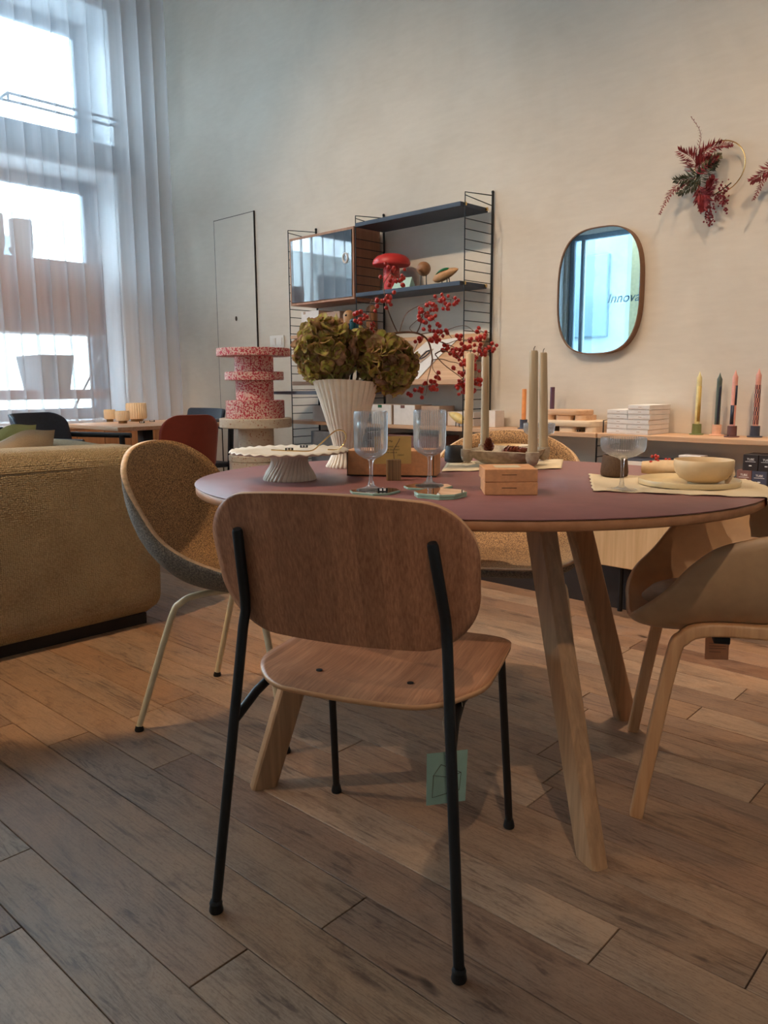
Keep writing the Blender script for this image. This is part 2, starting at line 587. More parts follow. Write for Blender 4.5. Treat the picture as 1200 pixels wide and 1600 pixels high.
M['oak_frame'] = wood('chair_frame_oak', (184, 132, 88), (214, 164, 118), 'Z', 80, 4, 0.45, 0.4)
M['ceramic'] = plain('offwhite_ceramic', (236, 224, 204), 0.5, var=0.03)
M['ceramic2'] = plain('greige_ceramic', (222, 208, 188), 0.5, var=0.03)
M['kraft'] = plain('kraft_card', (206, 148, 102), 0.75, var=0.05, sc=80)
M['kraft_dark'] = plain('dark_brown_line', (44, 30, 22), 0.8)  # dark brown for gaps, seams and printed lines
M['note'] = plain('yellow_note_paper', (222, 182, 108), 0.8, var=0.02)
M['ink'] = plain('ink', (70, 52, 34), 0.8)
M['zebra'] = wood('zebra_wood', (84, 62, 40), (170, 132, 88), 'Z', 160, 3.0, 0.5, 0.2)
M['wire'] = plain('brown_wire', (140, 108, 74), 0.5)
M['glass'] = thin_glass('clear_glass', (0.97, 0.97, 0.97), 0.75, 0.10, 0.055)
M['rib_glass'] = thin_glass('ribbed_glass', (0.97, 0.97, 0.97), 1.2, 0.12, 0.26)
M['coaster'] = plain('green_edge_glass', (146, 178, 160), 0.12, var=0.02, spec=0.6)
M['mirror'] = plain('mirror_silver', (250, 250, 250), 0.0, 1.0, var=0.0)
M['mirror_blue'] = plain('wall_mirror_silver', (214, 240, 250), 0.0, 1.0, var=0.0)
M['mirror_frame'] = plain('mirror_frame_wood', (120, 84, 58), 0.5)
M['brass'] = plain('brass', (226, 184, 118), 0.22, 1.0, var=0.02)
M['stone'] = speckle('stone_ceramic', (150, 136, 116), (176, 160, 138), 70, (0.40, 0.62), 0.7, 3.0)
M['candle'] = plain('ivory_wax', (232, 206, 164), 0.45, var=0.05, sc=14)
M['candle_gray'] = wood('streaked_wax', (148, 130, 104), (206, 184, 148), 'Z', 45, 4.0, 0.45, 0.5)
M['wick'] = plain('wick', (50, 42, 36), 0.9)
M['cone'] = plain('pinecone_brown', (112, 52, 30), 0.5, var=0.25, sc=60)
M['placemat'] = weave('cream_linen', (198, 178, 146), (216, 197, 166), 420, 0.85, 0.18, 0.0006)
M['cup'] = weave('dark_stoneware', (74, 56, 42), (98, 76, 58), 300, 0.7, 0.25, 0.0008)
M['cup_black'] = plain('black_stoneware', (50, 46, 46), 0.6, var=0.1)
M['plate'] = plain('sand_plate', (206, 184, 142), 0.35, var=0.02)
M['bowl'] = plain('sand_bowl', (206, 178, 138), 0.5, var=0.03)
M['napkin'] = plain('napkin_linen', (206, 178, 142), 0.85, var=0.04, sc=60)
M['berry'] = plain('red_berry', (178, 46, 36), 0.32, var=0.15, sc=90)
M['twig'] = plain('brown_twig', (112, 80, 58), 0.7, var=0.15, sc=60)
M['navy'] = plain('navy_shelf', (56, 66, 84), 0.5, var=0.03)
M['lamp_red'] = plain('coral_metal', (214, 62, 58), 0.38, var=0.02)
M['toywood'] = plain('toy_wood', (196, 146, 98), 0.45, var=0.06, sc=40)
M['toywood2'] = plain('dark_toy_wood', (160, 112, 76), 0.45, var=0.06, sc=40)
M['green_paint'] = plain('green_paint', (22, 104, 58), 0.35)
M['teal_paint'] = plain('teal_paint', (30, 84, 96), 0.35)
M['blue_paint'] = plain('blue_paint', (30, 48, 130), 0.35)
M['yellow_paint'] = plain('pale_yellow_paint', (228, 200, 128), 0.4)
M['mint'] = plain('mint_card', (186, 218, 204), 0.7, var=0.02)
M['whitecard'] = plain('white_card', (232, 226, 222), 0.7, var=0.02)
M['greige_card'] = plain('greige_card', (186, 160, 142), 0.7, var=0.03)
M['dark_print'] = plain('dark_print', (58, 62, 76), 0.6, var=0.1)
M['orange_wax'] = plain('orange_wax', (244, 160, 96), 0.45)
M['purple_wax'] = plain('plum_wax', (96, 66, 84), 0.45)
M['navy_paint'] = plain('slate_blue_paint', (66, 72, 92), 0.5)
M['slate'] = plain('slate_linoleum', (112, 122, 142), 0.5, var=0.03)
M['olive_paint'] = plain('olive_paint', (120, 132, 84), 0.5)
M['pink_paint'] = plain('pink_paint', (238, 190, 162), 0.5)
M['plum_paint'] = plain('plum_paint', (106, 68, 66), 0.5)
M['yellow_wax'] = plain('pale_yellow_wax', (238, 222, 160), 0.45)
M['ochre_wax'] = plain('ochre_wax', (198, 168, 92), 0.45)
M['green_wax'] = plain('slate_green_wax', (86, 98, 90), 0.45)
M['pink_wax'] = plain('pink_wax', (236, 168, 152), 0.45)
M['navy_wax'] = plain('navy_wax', (40, 44, 64), 0.45)
M['maroon_wax'] = plain('maroon_wax', (86, 36, 44), 0.45)
M['redplastic'] = plain('brick_red_shell', (152, 62, 46), 0.45, var=0.03)
M['blackleather'] = plain('blue_black_leather', (48, 56, 72), 0.5, var=0.08, sc=80)
M['terr_pink'] = speckle('red_terrazzo', (206, 52, 68), (240, 200, 184), 105, (0.44, 0.53), 0.5, 2.0)
M['terr_cream'] = speckle('cream_terrazzo', (236, 216, 188), (232, 208, 180), 40, (0.4, 0.6), 0.5, 2.0, (196, 130, 92), (0.66, 0.69), 85)
M['switch'] = plain('switch_plastic', (228, 222, 214), 0.35, var=0.01)
M['box_plum'] = plain('plum_box', (128, 90, 84), 0.6)
M['box_navy'] = plain('navy_box', (60, 64, 86), 0.6)
M['box_black'] = plain('black_box', (44, 36, 38), 0.6)
M['white_ink'] = plain('white_ink', (236, 232, 230), 0.6)
M['fern_red'] = plain('dyed_red_fern', (128, 42, 48), 0.7, var=0.2, sc=30)
M['fern_green'] = plain('dark_green_fern', (58, 62, 44), 0.7, var=0.25, sc=30)
M['sage'] = plain('sage_plume', (128, 122, 94), 0.8, var=0.15, sc=30)
M['dark_berry'] = plain('dark_red_berry', (122, 26, 36), 0.5, var=0.2, sc=60)
M['tag_green'] = plain('green_tag_card', (138, 162, 146), 0.8, var=0.03)
M['tag_orange'] = plain('kraft_tag_card', (228, 160, 114), 0.8, var=0.03)
M['string'] = plain('string', (190, 176, 150), 0.8)
M['walnut'] = wood('red_brown_wood', (126, 72, 52), (158, 96, 72), 'X', 50, 3, 0.5)
M['vase_gray'] = plain('greige_vase', (176, 158, 148), 0.6, var=0.03)
M['basket'] = plain('gray_crate', (128, 132, 140), 0.6, var=0.05)
M['sheer'] = sheer('sheer_curtain', (216, 214, 217), 0.50, 0.05)
M['pane'] = thin_glass('window_pane', (0.93, 0.97, 0.98), 0.8)
M['door_pane'] = thin_glass('cabinet_glass', (0.72, 0.74, 0.76), 4.5)
M['facade_white'] = plain('street_facade_light', (206, 208, 206), 0.8, var=0.05, sc=2)
M['facade'] = plain('street_facade', (92, 100, 104), 0.8, var=0.05, sc=2)
M['brickred'] = plain('street_brick', (166, 126, 110), 0.8, var=0.1, sc=4)
M['street'] = plain('street_asphalt', (150, 152, 152), 0.9, var=0.05, sc=2)
M['ext_glass'] = plain('street_window', (60, 74, 84), 0.15, var=0.05)
M['lamp_on'] = emit('lamp_lens', (1.0, 0.85, 0.66), 12.0)
M['sign_red'] = plain('street_sign_red', (196, 60, 66), 0.5)
M['tan_column'] = plain('tan_column_paint', (172, 152, 112), 0.6)
M['letters'] = plain('vinyl_letters', (44, 72, 84), 0.6)
M['candlepot'] = plain('ribbed_cream_pot', (238, 216, 184), 0.5, var=0.02)
M['potbase'] = plain('bronze_base', (140, 108, 66), 0.4, 0.4)

def petal_mat():
    m, nt, b = base_mat('hydrangea_petal')
    setp(b, 0.6, spec=0.3)
    at = nt.nodes.new('ShaderNodeAttribute')
    at.attribute_name = 'edge'
    oi = nt.nodes.new('ShaderNodeObjectInfo')
    g = ramp(nt, oi.outputs['Random'], [(0.0, (160, 156, 64)), (0.3, (196, 190, 88)), (0.55, (222, 212, 112)), (0.75, (176, 166, 80)), (0.9, (214, 172, 134)), (1.0, (228, 184, 152))])
    f = noise(nt, coords(nt, rnd=True), 70, 3)
    c = mixc(nt, g, lin((186, 132, 108)), at.outputs['Fac'])
    dk = ramp(nt, f, [(0.3, (170, 160, 140)), (0.6, (255, 255, 255))])
    cc = mixc(nt, c, dk, 0.8, 'MULTIPLY')
    nt.links.new(cc, b.inputs['Base Color'])
    tl = nt.nodes.new('ShaderNodeBsdfTranslucent')
    nt.links.new(cc, tl.inputs[0])
    ms = nt.nodes.new('ShaderNodeMixShader')
    ms.inputs[0].default_value = 0.35
    out = nt.nodes['Material Output']
    nt.links.new(b.outputs[0], ms.inputs[1])
    nt.links.new(tl.outputs[0], ms.inputs[2])
    nt.links.new(ms.outputs[0], out.inputs[0])
    return m
M['petal'] = petal_mat()

# ================================================================== SETTING
def wall_y(name, Y0, Y1, x0, x1, z0, z1, holes, m):
    # wall slab parallel to X with rectangular openings (x0,x1,z0,z1)
    mb = MB()
    xs = sorted({x0, x1, *[h[0] for h in holes], *[h[1] for h in holes]})
    zs = sorted({z0, z1, *[h[2] for h in holes], *[h[3] for h in holes]})
    for a, b_ in zip(xs, xs[1:]):
        for c, d in zip(zs, zs[1:]):
            mx, mz = (a + b_) / 2, (c + d) / 2
            if any(h[0] < mx < h[1] and h[2] < mz < h[3] for h in holes): continue
            mb.box((mx, (Y0 + Y1) / 2, mz), (b_ - a, abs(Y1 - Y0), d - c))
    return structure(name, mb, m, ang=0)
def wall_x(name, X0, X1, y0, y1, z0, z1, holes, m):
    mb = MB()
    ys = sorted({y0, y1, *[h[0] for h in holes], *[h[1] for h in holes]})
    zs = sorted({z0, z1, *[h[2] for h in holes], *[h[3] for h in holes]})
    for a, b_ in zip(ys, ys[1:]):
        for c, d in zip(zs, zs[1:]):
            my, mz = (a + b_) / 2, (c + d) / 2
            if any(h[0] < my < h[1] and h[2] < mz < h[3] for h in holes): continue
            mb.box(((X0 + X1) / 2, my, mz), (abs(X1 - X0), b_ - a, d - c))
    return structure(name, mb, m, ang=0)

XL, XR, YB, YF, HC = -5.8, 1.7, 3.44, -2.7, 4.6
wall_y('wall_back', YB, YB + 0.2, XL - 0.6, XR + 0.2, -0.1, HC, [], M['plaster'])
OPEN = [(0.1, 3.105, 0.72, 2.555), (0.1, 3.105, 2.76, 3.70), (-2.1, -0.15, 0.25, 3.4)]
wall_x('wall_left', XL - 0.5, XL, YF, YB, -0.1, HC, OPEN, M['white_paint'])
wall_y('wall_front', YF - 0.2, YF, XL - 0.5, XR + 0.2, -0.1, HC, [(-5.75, -4.45, 0.2, 2.9)], M['wallgray'])
wall_x('wall_right', XR, XR + 0.2, YF, YB, -0.1, HC, [], M['wallgray'])
structure('ceiling', MB().box(((XL + XR) / 2, (YB + YF) / 2, HC + 0.06), (XR - XL + 1.2, YB - YF + 0.4, 0.12)), M['ceiling'])
# baseboard along the back wall
structure('baseboard_back', MB().box(((-4.2 + XR) / 2, YB - 0.008, 0.05), (XR + 4.2, 0.016, 0.10), 0.003), M['wallgray'])

# windows: frame, panes
def window_x(n, X, y0, y1, z0, z1, fr, mull=(), rails=()):
    mb = MB()
    mb.box((X, (y0 + y1) / 2, z0 + fr / 2), (0.07, y1 - y0, fr), 0.004)
    mb.box((X, (y0 + y1) / 2, z1 - fr / 2), (0.07, y1 - y0, fr), 0.004)
    mb.box((X, y0 + fr / 2, (z0 + z1) / 2), (0.07, fr, z1 - z0 - 2 * fr), 0.004)
    mb.box((X, y1 - fr / 2, (z0 + z1) / 2), (0.07, fr, z1 - z0 - 2 * fr), 0.004)
    for y in mull: mb.box((X, y, (z0 + z1) / 2), (0.06, fr * 0.8, z1 - z0 - 2 * fr), 0.004)
    for z in rails: mb.box((X, (y0 + y1) / 2, z), (0.06, y1 - y0 - 2 * fr, fr * 0.8), 0.004)
    o = structure('window_%d' % n, mb, M['frame_gray'])
    ys = [y0 + fr] + sorted(mull) + [y1 - fr]
    for a, b_ in zip(ys, ys[1:]):
        MB().box((X, (a + b_) / 2, (z0 + z1) / 2), (0.008, b_ - a, z1 - z0 - 2 * fr)).build('pane', M['pane'], o, 0)
    return o
window_x(1, XL - 0.42, 0.1, 3.105, 2.76, 3.70, 0.085, mull=(1.6,), rails=(2.88,))
window_x(2, XL - 0.42, 0.1, 3.105, 0.72, 2.555, 0.085, mull=(1.6,))
window_x(3, XL - 0.42, -2.1, -0.15, 0.25, 3.4, 0.08)
w4 = MB()
for x, ww in ((-5.72, 0.06), (-5.565, 0.045), (-4.70, 0.10), (-4.48, 0.06)): w4.box((x, YF - 0.1, 1.55), (ww, 0.08, 2.58), 0.004)
for z in (0.23, 2.87): w4.box((-5.1, YF - 0.1, z), (1.3, 0.08, 0.06), 0.004)
w4o = structure('window_4', w4, M['frame_gray'])
for a, b_ in ((-5.69, -5.5875), (-5.5425, -4.75)):
    MB().box(((a + b_) / 2, YF - 0.1, 1.55), (b_ - a, 0.008, 2.58)).build('pane', M['pane'], w4o, 0)
def text(s_, size, mat_, parent, loc, rot, ext=0.0004, align='CENTER', shear=0.0, name='lettering', bold=0.0):
    cu = bpy.data.curves.new(name, 'FONT')
    cu.body = s_
    cu.size = size
    cu.extrude = ext
    cu.align_x = align
    cu.align_y = 'CENTER'
    cu.shear = shear
    cu.offset = bold
    cu.materials.append(mat_)
    o = bpy.data.objects.new(name, cu)
    COL.objects.link(o)
    me = bpy.data.meshes.new_from_object(o)
    bpy.data.objects.remove(o)
    bpy.data.curves.remove(cu)
    o = link(name, me, parent, loc, rot)
    return o
text('Innovation', 0.17, M['letters'], w4o, (-5.21, YF - 0.106, 2.06), (PI / 2, 0, 0), align='LEFT', shear=0.3, bold=0.001)
structure('trim_3', MB().box((-5.063, YF - 0.75, 1.5), (0.166, 0.3, 3.2), 0.01), M['tan_column'])
structure('trim_4', MB().box((-4.85, YF - 0.75, 1.5), (0.24, 0.3, 3.2), 0.01), M['navy_paint'])
# lintel trim band across the window wall, lit warm at its foot
structure('trim_1', MB().box((XL + 0.012, 1.6, 2.665), (0.024, 3.4, 0.17), 0.004), M['lintel'])

# access door flush in the back wall: panel parts, keyhole
dr = MB().box((-4.78, YB - 0.004, 1.435), (0.478, 0.008, 1.44), 0.002).build('door_1', M['plaster'], None, 0)
dr['kind'] = 'structure'
mb = MB()
mb.box((-4.541, YB - 0.004, 1.2), (0.007, 0.012, 1.92))
mb.box((-5.021, YB - 0.003, 1.2), (0.003, 0.009, 1.92))
mb.box((-4.78, YB - 0.003, 2.157), (0.48, 0.009, 0.003))
mb.build('door_gap', M['kraft_dark'], dr, 0)
mb = MB()
mb.box((-4.78, YB - 0.0035, 0.712), (0.48, 0.010, 0.010))
mb.build('door_joint', M['frame_gray'], dr, 0)
MB().lathe([(0.0, 0), (0.009, 0), (0.009, 0.006), (0.0, 0.006)], 12, cap0=False, cap1=False).build('keyhole', M['ink'], dr)
kh = dr.children[-1]
kh.location = (-4.781, YB - 0.008, 1.453)
kh.rotation_euler = (PI / 2, 0, 0)
kh.scale = (1, 1.8, 1)

# floor: dark slab, oak planks one by one
fl = structure('floor', MB().box(((XL + XR) / 2, (YB + YF) / 2, -0.06), (XR - XL + 1.0, YB - YF + 0.6, 0.08)), M['subfloor'])
PITCH, SL = 0.1215, 0.0297
FIX = {0: (-1.62, -0.15), 1: (-1.033,), 2: (-2.3, -0.5), 3: (-0.981,), 4: (-1.748, -0.22), 5: (-0.584,), 6: (-0.37, -2.1), 7: (-0.359, -1.47), 8: (-0.944,), 9: (-0.978,), 11: (-0.573,)}
MESHES = {}
def plank_mesh(L):
    L = round(L, 2)
    if L not in MESHES:
        MESHES[L] = MB().box((0, 0, -0.01), (L - 0.0020, PITCH - 0.0021, 0.02), 0.0009, seg=1).mesh('plank', M['plank'], 0)
    return MESHES[L]
rr = random.Random(3)
ang_p = math.atan(SL)
for row in range(-9, 25):
    yc = 0.508 + (row + 0.5) * PITCH
    fx = sorted(FIX.get(row, ()))
    cuts = []
    if fx:
        cuts = list(fx)
        x = fx[0]
        while x > -5.8:
            x -= rr.choice((0.9, 1.1, 1.3, 1.5)); cuts.append(x)
        x = fx[-1]
        while x < 1.6:
            x += rr.choice((0.9, 1.1, 1.3, 1.5)); cuts.append(x)
    else:
        x = -5.9 + rr.random() * 1.0
        cuts.append(x - 1.1)
        while x < 1.7:
            cuts.append(x)
            x += rr.choice((0.9, 1.1, 1.3, 1.5))
    cuts.sort()
    for a, b_ in zip(cuts, cuts[1:]):
        a, b_ = max(a, XL), min(b_, XR)
        if b_ - a < 0.08: continue
        xm = (a + b_) / 2
        ym = yc + SL * xm
        if ym > YB - 0.03 or ym < YF + 0.05: continue
        if row < -2 and (a > 0.5 or b_ < -4.5): continue
        o = link('plank', plank_mesh(b_ - a), fl, (xm, ym, 0.0 + rr.uniform(-0.0005, 0.0)), (0, 0, ang_p))

# street outside: ground, facades with window parts
st = structure('trim_2', MB().box((-17, 0, -0.6), (21, 50, 0.2)), M['street'])
fa = thing('street_building', 'pale street building across the road seen through the window panes', 'building', (-17, 2, -0.5))
MB().box((0, 0, 2.5), (0.6, 26, 5)).build('wall', M['facade_white'], fa, 0)
MB().box((0.35, -3.4, 1.6), (0.15, 5.0, 3.0)).build('shop_front', M['brickred'], fa, 0)
wm = MB().box((0, 0, 0), (0.16, 1.3, 1.7), 0.03).mesh('window', M['ext_glass'], 0)
for iy in range(8):
    link('window', wm, fa, (0.32, -11 + iy * 3.0, 3.6))
fb = thing('street_building', 'white street building reflected in the wall mirror', 'building', (-7.6, -9, -0.5))
MB().box((0, 0, 3.0), (16, 0.6, 6.0)).build('wall', M['facade'], fb, 0)
for ix in range(7): link('window', wm, fb, (-7.4 + ix * 2.0, 0.32, 3.3), (0, 0, PI / 2))
MB().lathe([(0.0, 0), (0.32, 0), (0.32, 0.06), (0.0, 0.06)], 28, cap0=False, cap1=False).build('round_sign', M['sign_red'], fb)
fb.children[-1].location = (2.6, 0.6, 1.9)
fb.children[-1].rotation_euler = (-PI / 2, 0, 0)

# track spotlights on the ceiling, with the added fill lamps at the end
AIMS = ['at the ladder shelf', 'at the wall mirror', 'at the colored candles', 'at the floor by the sofa', 'at the floor beyond the table', 'at the floor behind the tan armchair', 'at the ribbed vase', 'at the sheer curtain', 'at the cake stand as added light', 'at the tan armchair as added fill', 'at the wall behind the camera as added bounce fill', 'at the left part of the wall behind the camera as added bounce fill']
for k, (p, d) in enumerate(LAMPS):
    t = thing('track_spotlight', 'small white ceiling spotlight aimed %s' % AIMS[k], 'spotlight', tuple(p), 0, 'ceiling spotlights')
    q = d.to_track_quat('-Z', 'Y').to_matrix()
    h = MB().lathe([(0.052, -0.012), (0.055, 0.0), (0.055, 0.12), (0.03, 0.14)], 20).build('lamp_head', M['white_paint'], t)
    h.rotation_euler = q.to_euler()
    MB().tube([(0, 0, 0.10), (0, 0, HC - p[2] + 0.0)], 0.012).build('stem', M['white_paint'], t)
    e = MB().lathe([(0.046, -0.014), (0.05, -0.0125)], 20).build('lens', M['lamp_on'], t)
    e.rotation_euler = q.to_euler()

# ================================================================== BACK WALL: ladder shelf
SF, SB = 3.2, 3.43           # front wires, wall wires
XA, XB, XC = -3.895, -3.30, -2.522
sh = thing('wall_shelf', 'black wire ladder shelving with wood and navy boards on the pale wall', 'shelf', (0, 0, 0))
def ladder(x, z0, z1, parent):
    mb = MB()
    mb.tube([(x, SB - 0.002, z0), (x, SB - 0.002, z1 + 0.034)], 0.0062, 8)
    mb.tube([(x, SB - 0.008, z1 + 0.016), (x, SF + 0.0, z1 - 0.002), (x, SF, z1 - 0.012), (x, SF, z0)], 0.0030, 6)
    mb.tube([(x, SF, z1 - 0.016), (x, SB - 0.006, z1 - 0.034)], 0.0024, 6)
    z = z1 - 0.125
    while z > z0 + 0.02:
        mb.tube([(x, SF, z), (x, SB, z)], 0.0024, 6)
        z -= 0.0495
    mb.ball((x, SB - 0.002, z1 + 0.034), 0.008, 8, 5)
    return mb.build('ladder_panel', M['black'], parent)
for x in (XA, XB, XC): ladder(x, 0.0, 1.915, sh)
def board(x0, x1, y0, z, th, m, name='board', y1=SB - 0.012):
    return MB().box(((x0 + x1) / 2, (y0 + y1) / 2, z - th / 2), (x1 - x0, y1 - y0, th), 0.0015, seg=1).build(name, M[m], sh, 0)
board(XB + 0.004, XC - 0.022, SF - 0.008, 1.872, 0.022, 'navy')
board(XB + 0.004, XC - 0.022, SF - 0.008, 1.492, 0.022, 'navy')
board(XA + 0.006, XB - 0.006, SF - 0.005, 1.282, 0.02, 'oak_light')
board(XA + 0.006, XB - 0.006, SF - 0.004, 1.00, 0.024, 'oak_light')
# brackets at the right end of the navy boards
mb = MB()
for z in (1.862, 1.482):
    for y in (SF + 0.018, SB - 0.035):
        mb.box((XC - 0.012, y, z), (0.014, 0.010, 0.016), 0.002)
mb.build('bracket', M['brass'], sh)
# deep slate desk board projecting in the left bay
MB().box(((-3.885 + XB) / 2, (3.03 + SB - 0.02) / 2, 0.932), (XB + 3.885, SB - 0.05 - 3.0, 0.018), 0.002).build('desk_board', M['slate'], sh, 0)
# sloped display board with lip, right bay
mb = MB()
p0, p1 = V((0, SF + 0.02, 0.985)), V((0, SB - 0.02, 1.245))
mb.add([(XB + 0.01, p0.y, p0.z), (XC - 0.01, p0.y, p0.z), (XC - 0.01, p1.y, p1.z), (XB + 0.01, p1.y, p1.z),
        (XB + 0.01, p0.y + 0.014, p0.z - 0.010), (XC - 0.01, p0.y + 0.014, p0.z - 0.010), (XC - 0.01, p1.y + 0.012, p1.z - 0.010), (XB + 0.01, p1.y + 0.012, p1.z - 0.010)],
       [(0, 1, 2, 3), (7, 6, 5, 4), (0, 4, 5, 1), (2, 6, 7, 3), (1, 5, 6, 2), (0, 3, 7, 4)])
mb.build('display_board', M['oak_light'], sh, 0)
MB().box(((XB + XC) / 2, SF + 0.004, 0.992), (XC - XB - 0.02, 0.02, 0.03), 0.003).build('display_lip', M['oak_light'], sh, 0)
# bottom boards: one long run along the wall
lowb = thing('low_wall_board', 'long light oak board running low along the wall under the mirror', 'shelf', (0, 0, 0))
for a, b_, m_ in ((-3.93, XC - 0.004, 'oak_light'), (XC + 0.002, -1.764, 'oak_light'), (-1.756, 0.9, 'oak_light')):
    MB().box(((a + b_) / 2, (SF + SB) / 2 + 0.001, 0.7465), (b_ - a, SB - SF, 0.021), 0.0015, seg=1).build('board', M[m_], lowb, 0)
for x in (-1.76,):
    mb = MB()
    mb.tube([(x, SB - 0.003, 0.215), (x, SB - 0.003, 0.82), (x, SF + 0.06, 0.812), (x, SF + 0.06, 0.757)], 0.003, 6)
    mb.tube([(x, SF + 0.004, 0.735), (x, SF + 0.004, 0.215)], 0.004, 6)
    for k in range(9): mb.tube([(x, SF + 0.004, 0.70 - k * 0.0495), (x, SB - 0.003, 0.70 - k * 0.0495)], 0.0024, 6)
    mb.build('ladder_panel', M['black'], lowb)

# glass fronted cabinet
cabT = thing('glass_cabinet', 'oak wall cabinet with smoked glass door hung in the ladder shelf', 'cabinet', (0, 0, 0))
cx0, cx1, cz0, cz1, cy0 = XA + 0.004, XB - 0.022, 1.463, 1.862, SF - 0.004
mb = MB()
tw = 0.014
mb.box(((cx0 + cx1) / 2, (cy0 + SB) / 2, cz0 + tw / 2), (cx1 - cx0, SB - cy0 - 0.02, tw), 0.001, seg=1)
mb.box(((cx0 + cx1) / 2, (cy0 + SB) / 2, cz1 - tw / 2), (cx1 - cx0, SB - cy0 - 0.02, tw), 0.001, seg=1)
for x in (cx0 + tw / 2, cx1 - tw / 2): mb.box((x, (cy0 + SB) / 2, (cz0 + cz1) / 2), (tw, SB - cy0 - 0.02, cz1 - cz0 - 2 * tw), 0.001, seg=1)
mb.box(((cx0 + cx1) / 2, SB - 0.018, (cz0 + cz1) / 2), (cx1 - cx0 - 2 * tw, 0.008, cz1 - cz0 - 2 * tw))
mb.build('body', M['cab_wood'], cabT, 0)
gd = MB().box(((cx0 + cx1) / 2, cy0 + 0.008, (cz0 + cz1) / 2), (cx1 - cx0 - 2 * tw - 0.004, 0.005, cz1 - cz0 - 2 * tw - 0.004)).build('glass_door', M['door_pane'], cabT, 0)
mb = MB()
for z in (cz0 + 0.03, cz1 - 0.03): mb.box((cx0 + 0.034, cy0 + 0.003, z), (0.034, 0.008, 0.018), 0.002)
mb.build('hinge', M['white_paint'], gd)
rp = MB()
rp.tube([(cx1 - 0.065 + 0.020 * math.cos(a), cy0 + 0.003, 1.695 + 0.026 * math.sin(a)) for a in [2 * PI * k / 20 for k in range(21)]], 0.005, 6)
rp.build('finger_ring', M['white_ink'], gd)
MB().lathe([(0.0, 0.001), (0.016, 0.001), (0.016, 0.003)], 16, (0, 0, 0), cap0=False).build('finger_hole', M['cab_wood'], gd)
gd.children[-1].location = (cx1 - 0.065, cy0 + 0.005, 1.695)
gd.children[-1].rotation_euler = (PI / 2, 0, 0)
# oak back panel behind the cabinet side seen through the rungs is the cabinet side itself

# ---- things on the shelf
def mushroom_lamp():
    t = thing('table_lamp', 'coral red mushroom table lamp on the navy shelf', 'lamp', (-3.118, 3.30, 1.492))
    MB().lathe([(0.044, 0), (0.046, 0.004), (0.046, 0.125), (0.040, 0.135), (0.030, 0.137), (0.030, 0.150)], 28).build('base', M['lamp_red'], t)
    prof = [(0.030, 0.140), (0.085, 0.140), (0.100, 0.1405), (0.106, 0.146), (0.107, 0.156), (0.100, 0.174), (0.080, 0.193), (0.050, 0.203), (0.0, 0.205)]
    MB().lathe(prof, 32, cap0=True, cap1=False).build('lamp_shade', M['lamp_red'], t)
mushroom_lamp()
def card_tent():
    t = thing('tent_card', 'small folded mint card standing on the navy shelf beside the coral lamp', 'card', (-2.99, 3.262, 1.492), 0.12)
    MB().add([(-0.06, -0.035, 0), (0.06, -0.035, 0), (0.055, 0.0, 0.062), (-0.045, 0.0, 0.062), (-0.06, 0.035, 0), (0.06, 0.035, 0)], [(0, 1, 2, 3), (3, 2, 5, 4), (1, 5, 2), (0, 3, 4)]).build('card', M['mint'], t, 0)
card_tent()
def round_bird():
    t = thing('wooden_bird', 'round brown wooden bird on tall thin legs on the navy shelf', 'figurine', (-2.866, 3.285, 1.492))
    b = MB().ball((0, 0, 0.098), 0.038, 20, 14).build('body', M['toywood2'], t)
    MB().lathe([(0.010, 0), (0.006, 0.012), (0.0, 0.02)], 10, (0, 0, 0), cap1=False).build('beak', M['toywood2'], b)
    b.children[-1].location = (0.012, -0.036, 0.088)
    b.children[-1].rotation_euler = (PI / 2 + 0.1, 0, 0)
    for s in (-1, 1): MB().tube([(s * 0.022, -0.002 * s, 0), (s * 0.018, 0, 0.072)], 0.0028, 6).build('leg', M['black'], t)
round_bird()
def long_bird(loc, rz, label, bm, wm_, sc=1.0):
    t = thing('wooden_bird', label, 'figurine', loc, rz)
    prof = [(-0.078, 0.002), (-0.06, 0.013), (-0.04, 0.020), (-0.015, 0.026), (0.015, 0.029), (0.045, 0.025), (0.062, 0.018), (0.074, 0.006)]
    def fn(u, v):
        a = 2 * PI * u
        k = v * (len(prof) - 1)
        i = min(int(k), len(prof) - 2)
        f = k - i
        x = prof[i][0] * (1 - f) + prof[i + 1][0] * f
        r = prof[i][1] * (1 - f) + prof[i + 1][1] * f
        return (-x * sc, r * math.cos(a) * 0.9 * sc, 0.054 * sc - x * 0.28 * sc + r * math.sin(a) * sc)
    b = MB().grid(fn, 18, 22, cu=True)
    b.build('body', M[bm], t)
    if wm_:
        def fw(u, v):
            a = PI * (0.16 + 0.68 * u)
            x = -0.03 + 0.092 * v
            r = 0.0305 * math.sin(PI * min(max(v * 0.9 + 0.08, 0.02), 0.98)) ** 0.5
            return (-x * sc, r * math.cos(a) * 1.0 * sc, 0.059 * sc - x * 0.28 * sc + r * math.sin(a) * sc)
        wg = MB().grid(fw, 14, 14).build('wing', M[wm_], t)
        solid(wg, 0.004, 1.0)
    for dx in (-0.022, 0.012, 0.028)[:2 if not wm_ else 3]:
        MB().tube([(dx * sc, 0, 0), (dx * sc * 0.8, 0, 0.036 * sc)], 0.0025 * sc, 6).build('leg', M['black'], t)
long_bird((-2.715, 3.285, 1.492), 0.15, 'wooden long-billed bird with a green back on the navy shelf', 'toywood', 'green_paint')
def bx(name, label, cat, c, size, m, rz=0.0, group=None, bev=0.0015):
    t = thing(name, label, cat, (c[0], c[1], c[2]), rz, group)
    MB().box((0, 0, size[2] / 2), size, bev, seg=1).build('carton', M[m], t, 0)
    return t
